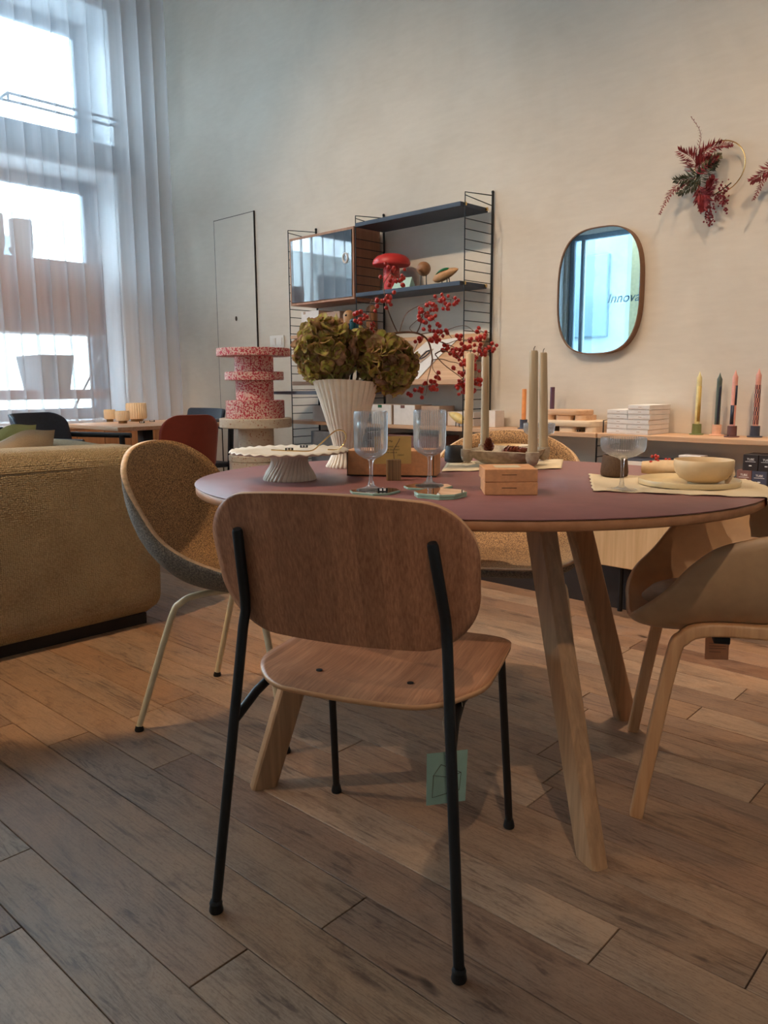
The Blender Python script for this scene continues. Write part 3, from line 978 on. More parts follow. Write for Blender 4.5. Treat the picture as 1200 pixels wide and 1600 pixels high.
# left bay, upper oak board
t = bx('carton', 'tall white and greige carton at the left end of the upper oak board', 'box', (-3.73, 3.285, 1.282), (0.16, 0.125, 0.142), 'greige_card')
MB().box((-0.0, -0.0635, 0.071), (0.16, 0.002, 0.14)).build('front_label', M['whitecard'], t, 0)
MB().box((-0.05, -0.065, 0.132), (0.02, 0.002, 0.016)).build('logo_patch', M['greige_card'], t, 0)
bx('carton', 'brown carton behind the hydrangea on the upper oak board', 'box', (-3.57, 3.32, 1.282), (0.13, 0.12, 0.130), 'greige_card')
def peg(name, label, loc, r, h, m, eye=True):
    t = thing(name, label, 'figurine', loc)
    prof = [(r * 0.9, 0), (r, 0.004), (r, h - r)] + [(r * math.cos(a), h - r + r * math.sin(a)) for a in [PI / 2 * k / 6 for k in range(1, 6)]] + [(0.001, h)]
    MB().lathe(prof, 24).build('body', M[m], t)
    if eye:
        MB().ball((r * 0.25, -r * 0.96, h - r * 0.95), r * 0.17, 8, 6).build('eye', M['black'], t)
peg('peg_figure', 'light wooden peg figure with a black eye on the upper oak board', (-3.415, 3.25, 1.282), 0.034, 0.128, 'toywood')
peg('peg_figure', 'dark wooden peg behind the berry twigs on the upper oak board', (-3.335, 3.36, 1.282), 0.034, 0.16, 'toywood2', False)
peg('bird_figure', 'left of two small teal bird figures on the upper oak board', (-3.352, 3.22, 1.282), 0.019, 0.075, 'teal_paint')
peg('bird_figure', 'right of two small teal bird figures on the upper oak board', (-3.316, 3.235, 1.282), 0.021, 0.078, 'teal_paint')
peg('bird_figure', 'tiny blue bird figure between the wooden peg and the teal birds', (-3.378, 3.205, 1.282), 0.013, 0.05, 'blue_paint', False)
# left bay, lower boards
bx('carton', 'flat white carton on the middle oak board left of the ribbed vase', 'box', (-3.62, 3.30, 1.00), (0.20, 0.14, 0.05), 'whitecard')
bx('carton', 'white carton on the lowest board just left of the ribbed vase', 'box', (-3.60, 3.30, 0.757), (0.24, 0.16, 0.095), 'whitecard')
# display sheets on the sloped board
sl = thing('framed_print', 'tilted white sheet with a dark drawing on the sloped display board', 'print', (0, 0, 0))
def slope(x, s, off=0.002):
    p = p0.lerp(p1, s)
    n = V((0, -(p1.z - p0.z), (p1.y - p0.y))).normalized()
    q = V((x, p.y, p.z)) + n * off
    return q
def slab_on_slope(quad, th, off=0.002):
    lo = [slope(x, s, off) for x, s in quad]
    hi = [slope(x, s, off + th) for x, s in quad]
    n = len(quad)
    return MB().add(lo + hi, [tuple(range(n))[::-1], tuple(range(n, 2 * n))] + [(i, (i + 1) % n, n + (i + 1) % n, n + i) for i in range(n)])
slab_on_slope([(-2.985, 0.62), (-2.93, 0.86), (-2.70, 0.92), (-2.79, 0.50), (-2.86, 0.06), (-2.94, 0.10)], 0.004).build('sheet', M['whitecard'], sl, 0)
slab_on_slope([(-2.935, 0.46), (-2.90, 0.66), (-2.845, 0.70), (-2.85, 0.56), (-2.895, 0.40)], 0.001, 0.007).build('drawing_ground', M['greige_card'], sl, 0)
MB().tube([slope(x, s_, 0.010) for x, s_ in ((-2.922, 0.47), (-2.905, 0.54), (-2.885, 0.64), (-2.868, 0.66), (-2.862, 0.60), (-2.88, 0.53), (-2.90, 0.49), (-2.918, 0.48))], 0.004, 6).build('drawing', M['dark_print'], sl)
sb_ = thing('display_sheet', 'pale pink sheet leaning behind the hydrangea on the sloped display board', 'print', (0, 0, 0))
slab_on_slope([(-3.20, 0.05), (-3.20, 0.90), (-2.99, 0.90), (-2.99, 0.05)], 0.004).build('sheet', M['greige_card'], sb_, 0)
# lower right bay, on the long board
t = bx('carton', 'white carton with a green mark on the low board behind the left wine glass', 'box', (-3.12, 3.285, 0.757), (0.165, 0.14, 0.11), 'greige_card')
MB().box((0, -0.071, 0.055), (0.155, 0.002, 0.108)).build('front_label', M['whitecard'], t, 0)
MB().box((-0.01, -0.0725, 0.100), (0.030, 0.002, 0.016)).build('logo_patch', M['green_paint'], t, 0)
t = bx('carton', 'white carton with a rose mark on the low board between the wine glasses', 'box', (-2.945, 3.285, 0.757), (0.165, 0.14, 0.11), 'greige_card')
MB().box((0, -0.071, 0.055), (0.155, 0.002, 0.108)).build('front_label', M['whitecard'], t, 0)
MB().box((-0.01, -0.0725, 0.100), (0.030, 0.002, 0.016)).build('logo_patch', M['box_plum'], t, 0)
bx('carton', 'plain greige carton on the low board behind the right wine glass', 'box', (-2.79, 3.32, 0.757), (0.13, 0.13, 0.105), 'greige_card')
bx('carton', 'low white carton behind the pale yellow bird on the low board', 'box', (-2.63, 3.36, 0.757), (0.18, 0.09, 0.075), 'whitecard')
long_bird((-2.60, 3.25, 0.757), 2.9, 'pale yellow long bird figure on the low board by the ivory candle', 'yellow_paint', None, 0.9)
bx('carton', 'small white carton behind the left ivory candles on the low board', 'box', (-2.44, 3.36, 0.757), (0.07, 0.08, 0.085), 'whitecard')
# under the low board, left: paper and cartons
bx('carton', 'plum brown carton on the floor under the low board behind the note card', 'box', (-2.92, 3.31, 0.0), (0.42, 0.2, 0.70), 'box_plum')
bx('carton', 'gray carton on the floor under the low board behind the kraft box', 'box', (-3.58, 3.31, 0.0), (0.30, 0.2, 0.695), 'basket')

# candles with holders on the low board
def holder_candle(x, y, hm, label, hl, build):
    t = thing('candle_holder', hl, 'candle holder', (x, y, 0.757))
    MB().lathe([(0.0, 0.0), (0.029, 0.0), (0.030, 0.002), (0.029, 0.0045), (0.019, 0.005), (0.0185, 0.046), (0.012, 0.046), (0.012, 0.03)], 28, cap0=False).build('holder', M[hm], t)
    c = thing('taper_candle', label, 'candle', (x, y, 0.757 + 0.031))
    build(c)
    for o_ in c.children: o_.scale = (1, 1, 0.865)
def taper(c, m, h=0.235, r=0.0105, tip=True):
    prof = [(r, 0), (r, h)]
    if tip: prof += [(r * 1.02, h + 0.012), (r * 0.5, h + 0.026), (r * 0.25, h + 0.036), (0.0005, h + 0.044)]
    else: prof += [(r * 0.9, h + 0.001)]
    MB().lathe(prof, 20).build('wax', M[m], c)
def patch(c, m, a0, a1, z0, z1, r=0.0108, tw=0.0, name='wax_stripe'):
    def fn(u, v):
        a = a0 + (a1 - a0) * u + tw * v
        return (r * math.cos(a), r * math.sin(a), z0 + (z1 - z0) * v)
    o = MB().grid(fn, 5, 12 if tw else 2).build(name, M[m], c)
    solid(o, 0.0006, 1.0)
F0 = math.atan2(-0.75, 0.45)
def c_yellow(c):
    taper(c, 'yellow_wax', 0.232)
    patch(c, 'ochre_wax', F0 - 0.35, F0 + 1.3, 0.03, 0.205)
def c_green(c):
    taper(c, 'green_wax', 0.225)
    patch(c, 'navy_wax', F0 - 0.6, F0 + 0.25, 0.018, 0.205, tw=0.5)
def c_pink(c):
    taper(c, 'pink_wax', 0.235)
    patch(c, 'navy_wax', F0 - 1.5, F0 + 0.1, 0.025, 0.115)
    patch(c, 'navy_wax', F0 + 0.1, F0 + 1.4, 0.115, 0.207)
def c_check(c):
    taper(c, 'pink_wax', 0.242)
    cols = ('maroon_wax', 'navy_wax')
    for k in range(9):
        for j in range(4):
            a = F0 - 1.5 + j * 1.4 * 0.55 + (0.38 if k % 2 else 0)
            patch(c, cols[(k // 2) % 2], a, a + 0.38, 0.025 + k * 0.0205, 0.0455 + k * 0.0205)
holder_candle(at_z(1088, 679, 0.757).x, min(3.39, at_z(1088, 679, 0.757).y), 'olive_paint', 'pale yellow taper candle with an ochre stripe', 'olive green stepped candle holder on the low oak board', c_yellow)
holder_candle(at_z(1121, 680, 0.757).x, min(3.39, at_z(1121, 680, 0.757).y), 'pink_paint', 'slate green taper candle with a dark twisted stripe', 'pale pink candle holder under the slate green candle', c_green)
holder_candle(at_z(1143, 683, 0.757).x, min(3.39, at_z(1143, 683, 0.757).y), 'plum_paint', 'pink taper candle with two offset navy blocks', 'plum brown candle holder under the pink candle', c_pink)
holder_candle(at_z(1179, 683, 0.757).x, min(3.39, at_z(1179, 683, 0.757).y), 'navy_paint', 'pink taper candle with a dark checker pattern', 'slate blue candle holder under the checkered candle', c_check)
holder_candle(-2.217, 3.30, 'navy_paint', 'orange taper candle left of the tall gray candles', 'slate blue candle holder under the orange candle', lambda c: taper(c, 'orange_wax', 0.19, 0.011, False))
holder_candle(at_z(841, 672, 0.757).x, 3.37, 'plum_paint', 'plum taper candle half hidden by the tall gray candles', 'plum candle holder half hidden by the tall gray candles', lambda c: taper(c, 'purple_wax', 0.20, 0.011, False))

# two rounded block trivets, stacked
def block_stack(name, label, loc, rx, h, m, rz):
    t = thing(name, label, 'tray', loc, rz)
    poly = rr_poly(rx, rx * 0.62, 0.055, 8)
    MB().prism(poly, h * 0.48, h, bev=0.003).build('top_slab', M[m], t)
    for px_ in (-rx * 0.78, 0.0, rx * 0.78):
        MB().prism(rr_poly(0.030 if px_ else 0.045, rx * 0.55, 0.02, 6, (px_, 0)), 0, h * 0.48).build('foot', M[m], t)
    return t
block_stack('serving_block', 'large pale wood serving block under a smaller one by the white cartons', (-1.93, 3.31, 0.757), 0.155, 0.052, 'blond', 0.0)
block_stack('serving_block', 'small warm wood serving block resting on the pale one', (-1.965, 3.31, 0.809), 0.110, 0.048, 'oak_light', 0.0)
# flat white cartons, two columns
k_ = ['bottom', 'second from bottom', 'third from bottom', 'fourth from bottom', 'fifth from bottom', 'top']
cb0 = None
for col, n, x, w_, y0 in (('left', 5, -1.675, 0.096, 3.225), ('right', 6, -1.572, 0.100, 3.215)):
    for k in range(n):
        pos = k_[k] if k < n - 1 else 'top'
        t = thing('flat_carton', 'flat white carton, %s of the %s column by the mirror' % (pos, col), 'box', (x + random.uniform(-0.002, 0.002), y0 + 0.10, 0.757 + k * 0.0215), random.uniform(-0.02, 0.02), 'flat white cartons on the low board')
        MB().box((0, 0, 0.0103), (w_, 0.20, 0.0206), 0.001, seg=1).build('carton', M['whitecard'], t, 0)
        MB().box((0, -0.1005, 0.004), (w_ * 0.96, 0.001, 0.0012)).build('lid_line', M['greige_card'], t, 0)
        MB().box((0.005, -0.1005, 0.012), (0.014, 0.001, 0.0022)).build('print', M['greige_card'], t, 0)

# small cartons with white print on the lower shelf of the sideboard
def tube_box(label, x, z, m):
    t = thing('candle_carton', label, 'box', (x, 3.185, z), 0.0, 'small printed cartons under the low board')
    MB().box((0, 0, 0.0305), (0.0555, 0.11, 0.061), 0.001, seg=1).build('carton', M[m], t, 0)
    text('TUBE', 0.0115, M['white_ink'], t, (0, -0.0554, 0.043), (PI / 2, 0, 0))
    MB().box((0, -0.0553, 0.0345), (0.038, 0.0006, 0.0015)).build('print_line', M['white_ink'], t, 0)
    MB().box((0, -0.0553, 0.019), (0.010, 0.0006, 0.004)).build('print_mark', M['white_ink'], t, 0)
ZS = 0.583
tube_box('plum carton printed in white under the low board, bottom left', -1.087, ZS, 'box_plum')
tube_box('navy carton printed in white under the low board, bottom right', -1.030, ZS, 'box_navy')
tube_box('black brown printed carton on top of the plum one', -1.066, ZS + 0.0612, 'box_black')
tube_box('black navy printed carton on top at the right picture edge', -1.008, ZS + 0.0612, 'box_black')
# books and papers on the sideboard
for k, (sx, sy, sz, m_, lb) in enumerate([(0.26, 0.16, 0.025, 'box_navy', 'large dark blue book lying at the bottom of the pile behind the stem glass'), (0.25, 0.16, 0.02, 'greige_card', 'greige book in the middle of the pile behind the stem glass'), (0.22, 0.15, 0.03, 'dark_print', 'dark book on top of the pile behind the stem glass')]):
    t = thing('book', lb, 'book', (-1.50 + 0.01 * k, 3.20, ZS + sum((0.025, 0.02, 0.03)[:k])), 0.03 * k, 'books under the low board')
    MB().box((0, 0, sz / 2), (sx, sy, sz), 0.002).build('cover', M[m_], t, 0)
    MB().box((0.004, -0.001, sz / 2), (sx - 0.004, sy + 0.001, sz * 0.6)).build('page_block', M['whitecard'], t, 0)
bx('white_box', 'white box standing on the sideboard behind the berry sprig', 'box', (-1.325, 3.22, ZS), (0.09, 0.08, 0.10), 'whitecard')
bx('paper_box', 'narrow white box between dark cup and stem glass on the sideboard', 'box', (-1.635, 3.18, ZS), (0.06, 0.08, 0.105), 'whitecard')

# sideboard under the long board
sd = thing('sideboard', 'light oak sideboard on black legs under the long wall board', 'cabinet', (0, 0, 0))
MB().box(((-1.66 - 0.3) / 2, (3.02 + SB) / 2 - 0.005, (0.205 + ZS) / 2), (1.36, SB - 3.03, ZS - 0.205), 0.004).build('body', M['oak_light_z'], sd, 0)
for k in range(2):
    MB().box((-1.322 + k * 0.68, 3.012, 0.385), (0.672, 0.016, 0.35), 0.003).build('door', M['oak_light_z'], sd, 0)
for x in (-1.55, -0.42):
    for y in (3.08, 3.38): MB().tube([(x, y, 0), (x, y, 0.206)], 0.011).build('leg', M['black'], sd)
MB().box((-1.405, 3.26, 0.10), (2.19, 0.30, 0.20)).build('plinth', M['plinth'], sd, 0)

# wall mirror
mr = thing('mirror', 'rounded upright wall mirror in a thin wooden frame', 'mirror', (-1.893, YB, 1.403))
def sq(hx, hz, n=64, e=2.9):
    out = []
    for k in range(n):
        a = 2 * PI * k / n
        c, s = math.cos(a), math.sin(a)
        out.append((hx * math.copysign(abs(c) ** (2 / e), c), hz * math.copysign(abs(s) ** (2 / e), s)))
    return out
po, pi_ = sq(0.214, 0.288), sq(0.209, 0.283)
n = len(po)
vs = [(x, -0.002, z) for x, z in po] + [(x, -0.042, z) for x, z in po] + [(x, -0.042, z) for x, z in pi_] + [(x, -0.036, z) for x, z in pi_]
MB().add(vs, [(k * n + i, (k + 1) * n + i, (k + 1) * n + (i + 1) % n, k * n + (i + 1) % n) for k in range(3) for i in range(n)] + [tuple(range(n))]).build('frame', M['mirror_frame'], mr)
MB().add([(x, -0.036, z) for x, z in pi_] + [(x, -0.030, z) for x, z in pi_], [tuple(range(n))[::-1], tuple(range(n, 2 * n))] + [(i, n + i, n + (i + 1) % n, (i + 1) % n) for i in range(n)]).build('mirror_glass', M['mirror_blue'], mr, 0)

# switch plate
sw = thing('light_switch', 'white double switch plate on the wall left of the shelf', 'switch', (-4.325, YB, 1.272))
MB().box((0, -0.005, 0), (0.15, 0.010, 0.082), 0.003).build('plate', M['switch'], sw)
for x in (-0.034, 0.034):
    MB().box((x, -0.0115, 0), (0.05, 0.005, 0.05), 0.0015).build('rocker', M['switch'], sw)

# ------------------------------------------------------------------ wreaths
def frond(mb, pts, ln, wd, n, rnd, hang=0.3):
    # feathery frond: a stem with many thin leaflets, in the wall plane with some depth
    pts = catmull(pts, 6)
    mb.tube(pts, 0.0011, 4)
    L = len(pts)
    for k in range(n):
        t = 0.12 + 0.88 * k / n
        i = min(int(t * (L - 1)), L - 2)
        p = pts[i].lerp(pts[i + 1], t * (L - 1) - i)
        d = (pts[i + 1] - pts[i]).normalized()
        side = V((d.z, 0, -d.x)) * (1 if k % 2 else -1)
        dr_ = (d * (0.6 + rnd.random() * 0.5) + side * (0.7 + rnd.random() * 0.5) + V((0, rnd.uniform(-0.6, 0.4), -hang * rnd.random()))).normalized()
        l = ln * (1 - 0.75 * t) * (0.7 + rnd.random() * 0.6)
        q = p + dr_ * l
        a = dr_.orthogonal().normalized() * wd
        b_ = dr_.cross(a).normalized() * wd * 0.4
        m = p.lerp(q, 0.5) + V((0, 0, -0.1 * l))
        mb.add([p, m + a, m - a, m + b_, q], [(0, 1, 3), (1, 4, 3), (0, 3, 2), (3, 4, 2)])
def cluster(mb, c, r, n, br, rnd, el=1.6):
    for k in range(n):
        p = V((rnd.gauss(0, 0.5) * r, rnd.gauss(0, 0.4) * r, rnd.gauss(0, 0.5) * r * el))
        mb.ball(V(c) + p, br * rnd.uniform(0.7, 1.2), 6, 4)
def wreath(cx, cz, label, seed):
    rnd = random.Random(seed)
    t = thing('wreath', label, 'wreath', (cx, YB - 0.03, cz))
    R = 0.103
    MB().tube([(R * math.cos(2 * PI * k / 40), 0, R * math.sin(2 * PI * k / 40)) for k in range(41)], 0.0022, 8).build('brass_ring', M['brass'], t)
    MB().tube([(0, 0.03, R + 0.004), (0, 0.0, R + 0.004)], 0.002, 6).build('nail', M['brass'], t)
    P = lambda x, z, y=-0.02: V((x * 0.92 + 0.005, y, z * 0.86))
    S_ = [
        ('fern_red', [P(-0.09, 0.0), P(-0.12, 0.06), P(-0.17, 0.10, -0.05)], 0.07, 0.004, 60),
        ('fern_red', [P(-0.10, 0.05), P(-0.03, 0.095), P(0.06, 0.085, -0.03)], 0.05, 0.004, 60),
        ('fern_red', [P(-0.12, 0.0), P(-0.06, 0.03), P(0.0, 0.03, -0.04)], 0.06, 0.004, 56),
        ('fern_red', [P(-0.12, 0.06), P(-0.09, 0.12), P(-0.08, 0.17, -0.05), P(-0.12, 0.24, -0.06)], 0.02, 0.0014, 22),
        ('fern_red', [P(-0.10, -0.09), P(-0.05, -0.11), P(0.0, -0.06, -0.05)], 0.08, 0.005, 70),
        ('fern_red', [P(-0.09, -0.06), P(-0.06, -0.13), P(-0.045, -0.19, -0.04)], 0.07, 0.006, 80),
        ('fern_red', [P(-0.10, -0.03), P(-0.18, -0.05), P(-0.21, -0.10, -0.05), P(-0.24, -0.19, -0.07)], 0.04, 0.003, 44),
        ('fern_green', [P(-0.07, -0.02), P(-0.13, -0.03), P(-0.19, -0.03, -0.04)], 0.06, 0.004, 44),
        ('fern_green', [P(-0.07, -0.03), P(-0.12, -0.07), P(-0.17, -0.10, -0.04)], 0.05, 0.004, 40),
        ('fern_green', [P(-0.10, -0.06), P(-0.05, -0.0), P(0.0, 0.01, -0.04)], 0.06, 0.004, 50),
        ('sage', [P(-0.07, -0.02), P(-0.03, 0.03), P(0.01, 0.045, -0.03)], 0.05, 0.004, 60),
    ]
    for m_, pts, ln, wd, n in S_:
        mb = MB()
        frond(mb, pts, ln, wd, n, rnd)
        mb.build('spray', M[m_], t)
    for c, r, n in ((P(-0.03, -0.215), 0.025, 70), (P(0.025, -0.13), 0.022, 50), (P(0.035, -0.17), 0.018, 40), (P(-0.005, -0.15), 0.014, 24)):
        mb = MB()
        cluster(mb, c, r, n, 0.004, rnd)
        o = mb.build('berry_cluster', M['dark_berry'], t)
        o['kind'] = 'stuff'
    mb = MB()
    mb.tube(catmull([P(-0.02, -0.13), P(0.02, -0.11), P(0.06, -0.085)], 4), 0.0025, 5)
    mb.tube(catmull([P(-0.06, -0.10), P(-0.03, -0.16), P(-0.03, -0.22)], 4), 0.002, 5)
    mb.build('twig', M['ink'], t)
    return t
wreath(-1.365, 1.852, 'dried wreath on a brass ring, whole in view above the mirror', 5)
w2 = wreath(-0.98, 1.85, 'second dried wreath cut off by the right picture edge', 9)
mb = MB()
frond(mb, [V((-0.08, -0.02, -0.03)), V((-0.16, -0.03, -0.04)), V((-0.235, -0.05, -0.085))], 0.07, 0.005, 60, random.Random(4))
mb.build('spray', M['fern_red'], w2)

# ================================================================== WINDOW SIDE
# sheer curtain on a ceiling track, folds with real depth
cu = thing('curtain', 'floor length sheer pleated curtain hanging before the tall window', 'curtain', (0, 0, 0))
rc = random.Random(11)
ph = [(rc.uniform(0, 6.28), rc.uniform(0.8, 1.25)) for _ in range(40)]
def cfold(y):
    s = (3.30 - y)
    x = 0.034 * math.sin(2 * PI * s / 0.118 + 0.8 * math.sin(s * 5.1)) + 0.006 * math.sin(2 * PI * s / 0.071 + 1.3 * math.sin(s * 3.3) + 1) + 0.012 * math.sin(s * 7)
    return x
def fcur(u, v):
    y = 3.305 - 2.2 * u
    s = 3.30 - y
    z = 4.52 - (4.52 - 0.712) * v
    k = 0.65 + 0.5 * v
    yy = y + 0.026 * math.cos(2 * PI * s / 0.118 + 0.8 * math.sin(s * 5.1)) * k
    return (-5.385 + cfold(y) * k + 0.006 * math.sin(z * 2 + s * 9), min(yy, 3.312), z)
MB().grid(fcur, 520, 14).build('fabric', M['sheer'], cu, 180)
MB().box((-5.385, 2.27, 4.555), (0.03, 2.32, 0.09), 0.003).build('curtain_track', M['white_paint'], cu)

# low oak bench box below the window, board by board
bn = thing('window_bench', 'low oak bench box with upright boards under the window', 'bench', (0, 0, 0))
mb = MB()
mb.box((-5.49, 2.1, 0.345), (0.50, 2.58, 0.69))
mb.build('carcass', M['subfloor'], bn, 0)
wbd = 0.1985
bmesh_b = MB().box((0, 0, 0.345), (0.016, wbd - 0.004, 0.69), 0.0015, seg=1).mesh('board', M['oak_mid'], 0)
for k in range(13): link('board', bmesh_b, bn, (-5.232, 0.91 + k * wbd, 0))
MB().box((-5.49, 2.1, 0.698), (0.54, 2.60, 0.016), 0.002).build('bench_top', M['oak_light'], bn, 0)

# sideboard on a thin frame standing in the window, vases on it
wc = thing('window_sideboard', 'red brown sideboard on a thin metal frame behind the sheer curtain', 'cabinet', (0, 0, 0))
MB().box((-5.96, 2.20, 1.625), (0.30, 1.50, 0.52), 0.004).build('body', M['walnut'], wc)
MB().box((-5.807, 2.20, 1.435), (0.012, 1.48, 0.004)).build('door_gap', M['kraft_dark'], wc)
mb = MB()
for y in (1.46, 2.952):
    for x in (-5.82, -6.10): mb.tube([(x, y, 0.72), (x, y, 1.90)], 0.011, 8)
mb.build('frame', M['frame_gray'], wc)
MB().box((-5.96, 2.20, 0.918), (0.32, 1.50, 0.07), 0.003).build('lower_shelf', M['walnut'], wc)
MB().tube([(-5.83, 2.95, 1.28), (-5.83, 2.62, 0.73)], 0.008, 6).build('brace', M['frame_gray'], wc)
cr = thing('storage_crate', 'gray tapered crate on the lower shelf behind the curtain', 'crate', (-5.94, 2.52, 0.953))
mb = MB()
mb.sweep([(0, 0, 0), (0, 0, 0.25)], [(p[1], p[0]) for p in rr_poly(0.20, 0.10, 0.03, 5)], scale=[1.0, 1.25])
mb.build('body', M['basket'], cr)
def big_vase(y, label, h, r):
    t = thing('tall_vase', label, 'vase', (-5.95, y, 1.885))
    MB().lathe([(r * 0.55, 0), (r * 0.8, 0.02), (r, 0.09), (r, h), (r * 0.93, h), (r * 0.93, 0.10), (r * 0.6, 0.02)], 28, cap1=True).build('body', M['vase_gray'], t)
big_vase(2.42, 'right of two greige vases on the sideboard behind the curtain', 0.27, 0.078)
big_vase(2.22, 'left greige vase on the sideboard at the left picture edge', 0.29, 0.080)
bw = thing('small_bowl', 'small greige bowl between the vases behind the curtain', 'bowl', (-5.82, 2.335, 1.885))
MB().lathe([(0.03, 0), (0.05, 0.02), (0.058, 0.05), (0.052, 0.05), (0.044, 0.022), (0.01, 0.01)], 20).build('body', M['vase_gray'], bw)

# thin rectangular hanging frame lamp
hl = thing('hanging_frame', 'thin rectangular metal frame hanging before the upper window', 'pendant', (0, 0, 0))
XH = -5.635
q = [at_x(12, 146, XH), at_x(186, 192, XH)]
zf = (q[0].z + q[1].z) / 2 + 0.01
y0_, y1_ = q[0].y, q[1].y
mb = MB()
mb.tube([(XH, y0_, zf), (XH - 0.15, y0_, zf), (XH - 0.15, y1_, zf), (XH, y1_, zf), (XH, y0_, zf)], 0.010, 6)
mb.tube([(XH, y0_, zf), (XH, y0_, zf - 0.045), (XH, y1_, zf - 0.045), (XH, y1_, zf)], 0.010, 6)
mb.build('frame', M['frame_gray'], hl)
mb = MB()
for y in (y0_, y1_): mb.tube([(XH - 0.15, y, zf), (XH - 0.15, y, 4.60)], 0.002, 5)
mb.build('hanging_wire', M['frame_gray'], hl)

# oak table by the window
dt = thing('side_table', 'small oak table on a black column before the window', 'table', (-4.65, 2.60, 0))
MB().box((0, 0, 0.728), (0.70, 0.76, 0.024), 0.003).build('tabletop', M['oak_light'], dt, 0)
MB().box((0.16, -0.10, 0.358), (0.07, 0.07, 0.716), 0.004).build('column', M['black'], dt)
MB().box((0.0, -0.05, 0.008), (0.5, 0.6, 0.016), 0.004).build('base_plate', M['black'], dt)
def ribbed_pot(p, r, h, label):
    t = thing('ribbed_pot', label, 'pot', (p.x, p.y, 0.74))
    nr = 26
    def fn(rr_, z, a): return (rr_ * (1 + 0.035 * math.cos(nr * a)) if rr_ > r * 0.8 else rr_, z, a)
    MB().lathe([(r * 0.9, 0.018), (r, 0.030), (r, h - 0.012), (r * 0.95, h), (r * 0.86, h), (r * 0.84, 0.04)], nr * 6, fn=fn).build('body', M['candlepot'], t, 60)
    MB().lathe([(r * 0.62, 0), (r * 0.62, 0.024)], 28).build('foot', M['potbase'], t)
ribbed_pot(at_z(172, 659, 0.74), 0.037, 0.082, 'leftmost of three ribbed cream pots on the oak table')
ribbed_pot(at_z(192, 661.5, 0.74), 0.044, 0.080, 'front low ribbed cream pot on the oak table')
ribbed_pot(at_z(214, 658.5, 0.74), 0.066, 0.124, 'tallest ribbed cream pot at the back of the oak table')
bk = thing('open_catalogue', 'thin white catalogue lying on the oak table behind the red chair', 'book', (-4.62, 2.93, 0.74), 0.3)
MB().box((0, 0, 0.008), (0.28, 0.22, 0.016), 0.002).build('pages', M['whitecard'], bk)
MB().box((-0.03, -0.02, 0.0175), (0.20, 0.14, 0.003)).build('cover_flap', M['basket'], bk)

# chairs around it
def rz_of(f): return math.atan2(f[1], f[0]) - PI / 2
def shell_surface(rim, base, nu=56, nv=14, pw=(0.95, 1.15)):
    pts = [V(p) for p in rim] + [V((-p[0], p[1], p[2])) for p in rim[::-1] if abs(p[0]) > 1e-6]
    loop = catmull(pts, 8, closed=True)
    b = V(base)
    L = len(loop)
    def fn(u, v):
        k = u * L
        i = int(k) % L
        q = loop[i].lerp(loop[(i + 1) % L], k - int(k))
        t = max(v, 0.02) * PI / 2
        h = math.sin(t) ** pw[0]
        g = (1 - math.cos(t)) ** pw[1]
        return (b.x + (q.x - b.x) * h, b.y + (q.y - b.y) * h, b.z + (q.z - b.z) * g)
    mb = MB().grid(fn, L, nv, cu=True)
    mb.f.append(tuple(range(L))[::-1]); mb.mi.append(0)
    return mb, loop
# red shell chair, seen from behind
rc_ = thing('shell_chair', 'brick red plastic shell chair behind the speckled shell chair', 'chair', (-4.07, 2.47, 0), rz_of((-1, 0.15)))
def backfn(w0, w1, z0, z1, y0, y1, bow, r):
    def fn(u, v):
        z = z0 + (z1 - z0) * v
        t = (z - z0) / (z1 - z0)
        w_ = w0 + (w1 - w0) * t
        d = max(0.0, (z - (z1 - r)) / r)
        w_ = w_ - r * (1 - math.sqrt(max(0.0, 1 - d * d)))
        d0 = max(0.0, ((z0 + r) - z) / r)
        w_ = w_ - r * (1 - math.sqrt(max(0.0, 1 - d0 * d0)))
        x = (2 * u - 1) * w_
        return (x, y0 + (y1 - y0) * t + bow * (x / w0) ** 2, z)
    return fn
def zgrid(mb_fn, nu, nv):
    # cluster rows towards both ends so that round corners stay round
    return lambda u, v: mb_fn(u, 0.5 - 0.5 * math.cos(PI * v))
o = MB().grid(zgrid(backfn(0.175, 0.18, 0.45, 0.815, -0.17, -0.25, 0.05, 0.10), 24, 30), 24, 30).build('backrest', M['redplastic'], rc_)
solid(o, 0.012)
o = MB().grid(lambda u, v: ((2 * u - 1) * (0.2 + 0.02 * math.sin(PI * v)), -0.17 + 0.40 * v, 0.45 + 0.012 * (2 * u - 1) ** 2 - 0.02 * max(0, v - 0.8)), 16, 16).build('seat', M['redplastic'], rc_)
solid(o, 0.012)
for sx in (-1, 1):
    for sy in (-1, 1): MB().tube([(sx * 0.15, sy * 0.13, 0.442), (sx * 0.22, sy * 0.22, 0.0)], 0.010).build('leg', M['black'], rc_)

def wood_chair(loc, f, label):
    t = thing('wooden_chair', label, 'chair', loc, rz_of(f))
    o = MB().grid(zgrid(backfn(0.215, 0.215, 0.69, 0.822, -0.205, -0.235, 0.05, 0.02), 20, 16), 20, 16).build('back_pad', M['blackleather'], t)
    solid(o, 0.022, 0.0)
    for sx in (-1, 1):
        MB().box((0, 0, 0), (0.024, 0.034, 0.80), 0.004).build('rear_leg', M['blackwood'], t)
        r_ = t.children[-1]
        r_.location = (sx * 0.215, -0.215, 0.40)
        r_.rotation_euler = (0.06, 0, 0)
        MB().box((sx * 0.205, 0.20, 0.215), (0.026, 0.034, 0.43), 0.004).build('front_leg', M['blackwood'], t)
    MB().box((0, 0.0, 0.448), (0.44, 0.43, 0.036), 0.012).build('seat', M['blackleather'], t)
wood_chair((-4.66, 2.88, 0), (0.0, -1.0), 'black wooden chair with leather back pad by the wall behind the red chair')

